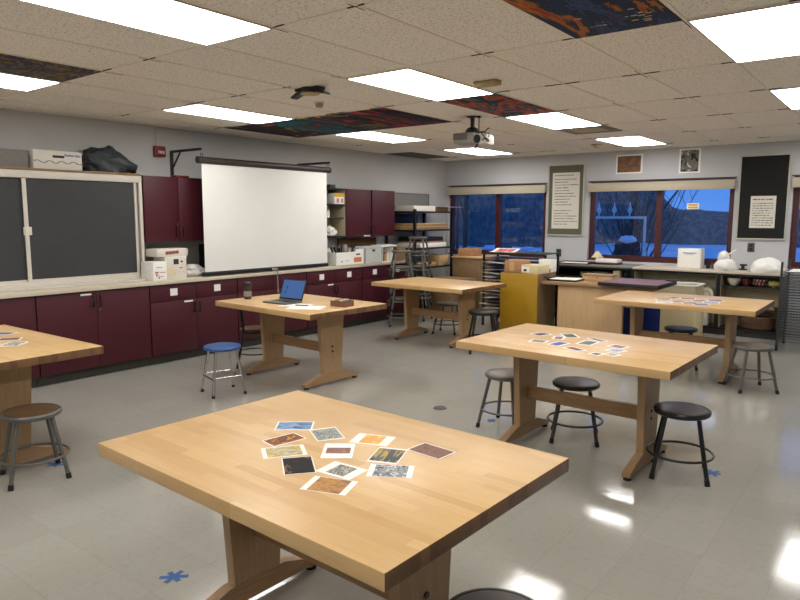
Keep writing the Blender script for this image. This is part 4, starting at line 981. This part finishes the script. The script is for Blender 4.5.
# yellow cabinet and boxes
t = thing('cabinet', 'mustard yellow fronted cabinet left of the workbench', 'cabinet', (-4.155, 7.93, 0))
MB().box(-.275, .02, 0, .275, .55, .885).build('carcass', M['brown_wood'], t); MB().box(-.275, 0, .01, .275, .0195, .885, .003).build('front_panel', M['yellow'], t)
zy = .8856
t = thing('cardboard_box', 'kraft cardboard box on left of the yellow cabinet', 'box', (-4.295, 8.14, zy), R(2)); MB().box(-.125, -.13, 0, .125, .16, .16, .003).build('carton', M['cardboard'], t); MB().box(-.05, -.1315, .02, .02, -.1302, .15).build('packing_tape', M['kraft'], t)
t = thing('carton', 'pale yellow carton with white printed end on the right of yellow cabinet', 'box', (-4.0, 8.10, zy), R(-8)); MB().box(-.13, -.14, 0, .13, .14, .115, .003).build('carton', M['cream'], t)
MB().box(-.12, -.1415, .015, .0, -.1402, .09).build('printed_label', M['white'], t); MB().box(-.09, -.1428, .03, -.04, -.1416, .06).build('print', M['ink'], t)
t = thing('carton', 'white and red striped carton behind the pale yellow one', 'box', (-3.98, 8.425, zy), R(0)); MB().box(-.09, -.09, 0, .09, .10, .17, .003).build('carton', M['white'], t); MB().box(-.09, -.0915, .0, .09, -.0902, .05).build('red_band', M['red_print'], t)

# left drying rack full of paper
t = thing('drying_rack', 'paper drying rack stuffed with sheets behind the yellow cabinet', 'rack', (-4.61, 8.84, 0))
for sx in (-1, 1):
    for sy in (-1, 1): MB().box(sx * .50 - .014, sy * .21 - .014, 0, sx * .50 + .014, sy * .21 + .014, 1.10).build('post', M['black_metal'], t)
for k in range(18): MB().box(-.49, -.18, .14 + k * .052, .49, .20, .146 + k * .052).build('wire_shelf', M['dark_grey_metal'], t)
for k in range(14):
    z = .252 + k * .052; 
    o = MB(); n = 6
    vs = [(i / n * .92 - .46, j * .43 - .30 - (0 if j else .03 * math.sin(i * 1.7 + k * 2.3)), (.006 + .010 * abs(math.sin(i * 1.3 + k))) if j else (.008 + .022 * abs(math.sin(i * .9 + 2 * k)))) for j in (0, 1) for i in range(n + 1)]
    v2 = [(a, b, c + .002) for a, b, c in vs]
    o._new(vs + v2, [(i, i + 1, n + 2 + i, n + 1 + i) for i in range(n)] + [(2 * (n + 1) + i, 2 * (n + 1) + i + 1, 2 * (n + 1) + n + 2 + i, 2 * (n + 1) + n + 1 + i) for i in range(n)] + [(i, i + 1, 2 * n + 3 + i, 2 * n + 2 + i) for i in range(n)])
    q = o.build('drying_sheet', [M['white'], M['offwhite'], M['grey_ink'], M['white'], M['offwhite']][k % 5], None, (-4.63 + random.uniform(-.03, .04), 8.83, z + .012)); q.rotation_euler = (0, 0, random.uniform(-.05, .05))
    tag(q, 'paper sheet drying in the rack behind the yellow cabinet', 'paper', 'sheets in the drying rack')
o = boxthing('green_board', M['green_felt'], -5.05, 8.62, 1.1006, -4.11, 9.08, 1.115, 'dark green board lying on top of the drying rack', 'board', .002)
t = thing('painted_paper', 'red and white painted sheet on left corner of dark green board', 'paper', (-4.87, 8.84, 1.1160), R(12)); 
def curl(w, d0, d1, lift, n=8):
    m = MB(); P = []
    for k in range(n + 1):
        y = d0 + (d1 - d0) * k / n; u = (y + .19) / .38; P.append((y, .04 * u * u))
    vs = [(sx * w, y, z + lift + h) for h in (0, .0015) for (y, z) in P for sx in (-1, 1)]; q = 2 * (n + 1)
    m._new(vs, [(2 * k, 2 * k + 1, 2 * k + 3, 2 * k + 2) for k in range(n)] + [(q + 2 * k, q + 2 * k + 1, q + 2 * k + 3, q + 2 * k + 2) for k in range(n)] + [(2 * k, 2 * k + 2, q + 2 * k + 2, q + 2 * k) for k in range(n)] + [(2 * k + 1, 2 * k + 3, q + 2 * k + 3, q + 2 * k + 1) for k in range(n)] + [(0, 1, q + 1, q), (2 * n, 2 * n + 1, q + 2 * n + 1, q + 2 * n)], True)
    return m
curl(.19, -.19, .19, 0).build('sheet', M['white'], t); curl(.13, -.14, .15, .0018).build('painting', art('red painting', [c_(200, 70, 60), c_(190, 60, 60), c_(226, 160, 150)], 7), t)
# wood cabinet in corner
t = thing('cabinet', 'plain brown wood cabinet under the left window', 'cabinet', (-6.02, 9.95, 0)); MB().box(-.31, -.33, 0, .31, .55, .93, .004).build('carcass', M['brown_wood'], t); MB().box(-.325, -.345, .9305, .325, .56, .955, .003).build('top', M['kraft'], t)
boxthing('cardboard_box', M['cardboard'], -6.30, 9.75, .9556, -6.0, 10.05, 1.09, 'small cardboard box on the brown cabinet in front of left window', 'box')
boxthing('wood_crate', M['brown_wood'], -6.4, 8.95, .0005, -5.75, 9.45, .62, 'brown wooden crate on the floor in the far left corner', 'crate', .004)

# print drying rack at the right
t = thing('drying_rack', 'grey wire print drying rack at the right edge near the back wall', 'rack', (-.86, 9.5, 0))
for sx in (-1, 1):
    for sy in (-1, 1):
        MB().box(sx * .40 - .012, sy * .30 - .012, .07, sx * .40 + .012, sy * .30 + .012, 1.10).build('post', M['dark_grey_metal'], t)
        c = MB().cyl((sx * .40 - .012, sy * .30, .035), (sx * .40 + .012, sy * .30, .035), .035, .035, 18).build('caster', M['rubber'], t)
for k in range(26):
    z = .12 + k * .034; m = MB()
    m.box(-.39, -.305, z, .39, -.297, z + .008).box(-.39, .297, z, .39, .305, z + .008).box(-.395, -.3, z, -.387, .3, z + .008).box(.387, -.3, z, .395, .3, z + .008)
    for q in range(1, 12): m.box(-.39 + q * .065 - .002, -.298, z + .002, -.39 + q * .065 + .002, .298, z + .006)
    m.build('wire_shelf', M['wire'], t)
o = boxthing('paper_sheet', M['white'], -1.20, 9.22, .9795, -.6, 9.72, .985, 'white paper sheet lying on top tray of the wire rack', 'paper', 0)

# ------------------------------------------------------------------ outside
snow = paint('snow', rgb(225, 232, 245), .8, var=.06, scale=.6)
gm = MB(); n = 26
vs = []; 
for j in range(n + 1):
    for i in range(n + 1):
        x = -60 + 75 * i / n; y = YB + .3 + 70 * (j / n) ** 1.5
        vs.append((x, y, -.30 + .10 * mnoise.noise(Vector((x * .2, y * .2, 0)))))
gm._new(vs, [(j * (n + 1) + i, j * (n + 1) + i + 1, (j + 1) * (n + 1) + i + 1, (j + 1) * (n + 1) + i) for j in range(n) for i in range(n)], True)
struct('ground', gm, snow)
bark = paint('dark bark', rgb(58, 54, 54), .9); ever = paint('frosted woods', rgb(104, 108, 108), .9, var=.4, scale=3)
wl = MB(); rg = random.Random(3)
vs = []; N = 90
for i in range(N + 1):
    x = -62 + 72 * i / N; y = 50 + .8 * math.sin(i * .7) - 13 * max(0, min(1, (-17 - x) / 3))
    h = 2.45 + .3 * mnoise.noise(Vector((x * .25, 0, 0))) + .35 * mnoise.noise(Vector((x * 1.3, 4, 0)))
    h += 4.2 * max(0, min(1, (-14.5 - x) / 5)) * (1 + .3 * mnoise.noise(Vector((x * .9, 9, 0))))
    for k, (dy, f) in enumerate(((0, 0), (.4, .5), (1.2, .85), (2.6, 1), (4.5, .8), (5.5, 0))): vs.append((x + .3 * rg.random(), y + dy, -.35 + h * f))
wl._new(vs, [(i * 6 + k, (i + 1) * 6 + k, (i + 1) * 6 + k + 1, i * 6 + k + 1) for i in range(N) for k in range(5)], True)
o = wl.build('distant_woods', ever); tag(o, 'band of dark woods beyond the snowy field outside windows', 'woods', None, 'stuff')
def bare_tree(x, y, h, seed, label):
    rg = random.Random(seed); t = thing('bare_tree', label, 'tree', (x, y, -.15), 0, 'bare trees outside')
    tr = MB(); tr.cyl((0, 0, -.3), (0, 0, h * .4), .09, .07, 8).build('trunk', bark, t)
    br = MB()
    def grow(p, d, L, r, dep):
        q = p + d * L; br.cyl(p, q, r, r * .65, 5, False)
        if dep == 0: return
        for k in range(3):
            nd = (d + Vector((rg.uniform(-.7, .7), rg.uniform(-.7, .7), rg.uniform(-.1, .5)))).normalized(); grow(p + d * L * rg.uniform(.5, 1), nd, L * .72, r * .62, dep - 1)
    for k in range(4): grow(Vector((0, 0, h * (.22 + .06 * k))), Vector((rg.uniform(-.6, .6), rg.uniform(-.6, .6), 1)).normalized(), h * .22, .05, 4)
    br.build('branches', bark, t)
for x, y, h, sd, lb in ((-8.9, 20, 7, 1, 'bare tree outside behind the left pane of the stickered window'), (-8.6, 29, 9, 2, 'bare tree outside at the middle of the stickered window'), (-12.0, 19, 7, 3, 'bare tree outside right of the left window mullion'), (-17.5, 27, 8, 4, 'bare tree outside seen through the left window')):
    bare_tree(x, y, h, sd, lb)
rg = random.Random(11); t = thing('twiggy_shrub', 'tall fan of thin bare twigs outside, left of the yellow sticker', 'shrub', (-7.3, 22.0, -.3)); tw = MB()
for k in range(46):
    a = rg.uniform(-.55, .55); p = Vector((rg.uniform(-.35, .35), rg.uniform(-.3, .3), 0)); L = rg.uniform(2.6, 4.2); q = p
    for j in range(4):
        n_ = q + Vector((math.sin(a) * L / 4, rg.uniform(-.1, .1), math.cos(a) * L / 4)); tw.cyl(q, n_, .020 - .004 * j, .016 - .004 * j, 5, False); a += rg.uniform(-.1, .12); q = n_
        if j > 0: tw.cyl(q, q + Vector((rg.uniform(-.35, .35), 0, rg.uniform(.3, .6))), .009, .005, 4, False)
tw.build('twigs', bark, t)
t = thing('shrub', 'dark snow topped shrub outside the stickered window', 'shrub', (-4.95, 14.2, -.2)); MB().blob((0, 0, .62), (.26, .3, .82), .2, 1.8, 4, -.02).build('foliage', bark, t); MB().blob((.10, -.05, 1.36), (.18, .2, .08), .12, 2, 6).build('snow_cap', snow, t)
t = thing('garden_rail', 'white garden rail with three pointed finials outside window', 'rail', (-4.60, 13.0, -.2)); W = 1.5
MB().box(-.78, -.02, 1.80, .48, .02, 1.85).box(.44, -.02, 0, .48, .02, 1.80).box(-.78, -.02, 0, -.74, .02, 1.80).build('bar', M['white'], t)
for k in range(3):
    MB().lathe([(.0, 1.85), (.015, 1.852), (.015, 1.90), (.035, 1.93), (.05, 1.97), (.03, 2.01), (.018, 2.05), (.01, 2.10), (0, 2.13)], 14, (-.46 + k * .31, 0, 0)).build('finial', M['white'], t)
for k, (x, y, s_, lb) in enumerate(((-9.5, 17.5, 1.0, 'low snow covered bush outside the left window'), (-6.4, 14.0, .6, 'low snowy bush left of the dark shrub outside'))):
    t = thing('shrub', lb, 'shrub', (x, y, -.1)); MB().blob((0, 0, .35 * s_), (1.1 * s_, .7, .55 * s_), .16, 1.8, 14 + k, -.05).build('foliage', ever, t); MB().blob((0, -.1, .78 * s_), (.9 * s_, .5, .12), .16, 2, 16 + k).build('snow_cap', snow, t)
# ------------------------------------------------------------------ sky, camera, view
w = bpy.data.worlds.new('dusk sky'); sc.world = w; w.use_nodes = True; nt = w.node_tree
bg = nt.nodes['Background']; tc = nt.nodes.new('ShaderNodeTexCoord'); sp = nt.nodes.new('ShaderNodeSeparateXYZ'); rp = nt.nodes.new('ShaderNodeValToRGB')
nt.links.new(tc.outputs['Generated'], sp.inputs[0]); nt.links.new(sp.outputs[2], rp.inputs[0]); nt.links.new(rp.outputs[0], bg.inputs[0])
rp.color_ramp.elements[0].position = 0; rp.color_ramp.elements[0].color = rgb(84, 146, 236); rp.color_ramp.elements[1].position = .45; rp.color_ramp.elements[1].color = rgb(72, 128, 216)
bg.inputs[1].default_value = 1.15
cam = bpy.data.cameras.new('camera'); co = bpy.data.objects.new('camera', cam); col.objects.link(co)
cam.sensor_fit = 'HORIZONTAL'; cam.sensor_width = 36; cam.lens = 660.8 / 800 * 36; cam.clip_start = .02; cam.clip_end = 300
yaw, pitch, roll = .661, .126, .002
fw = Vector((-math.sin(yaw) * math.cos(pitch), math.cos(yaw) * math.cos(pitch), -math.sin(pitch)))
r_ = Vector((math.cos(yaw), math.sin(yaw), 0)); u_ = r_.cross(fw)
r2 = math.cos(roll) * r_ + math.sin(roll) * u_; u2 = -math.sin(roll) * r_ + math.cos(roll) * u_
co.matrix_world = Matrix(((r2.x, u2.x, -fw.x, 0), (r2.y, u2.y, -fw.y, 0), (r2.z, u2.z, -fw.z, 1.64), (0, 0, 0, 1)))
sc.camera = co
vs_ = sc.view_settings; vs_.view_transform = 'Standard'; vs_.look = 'None'; vs_.gamma = 1; vs_.use_curve_mapping = False; vs_.exposure = 0
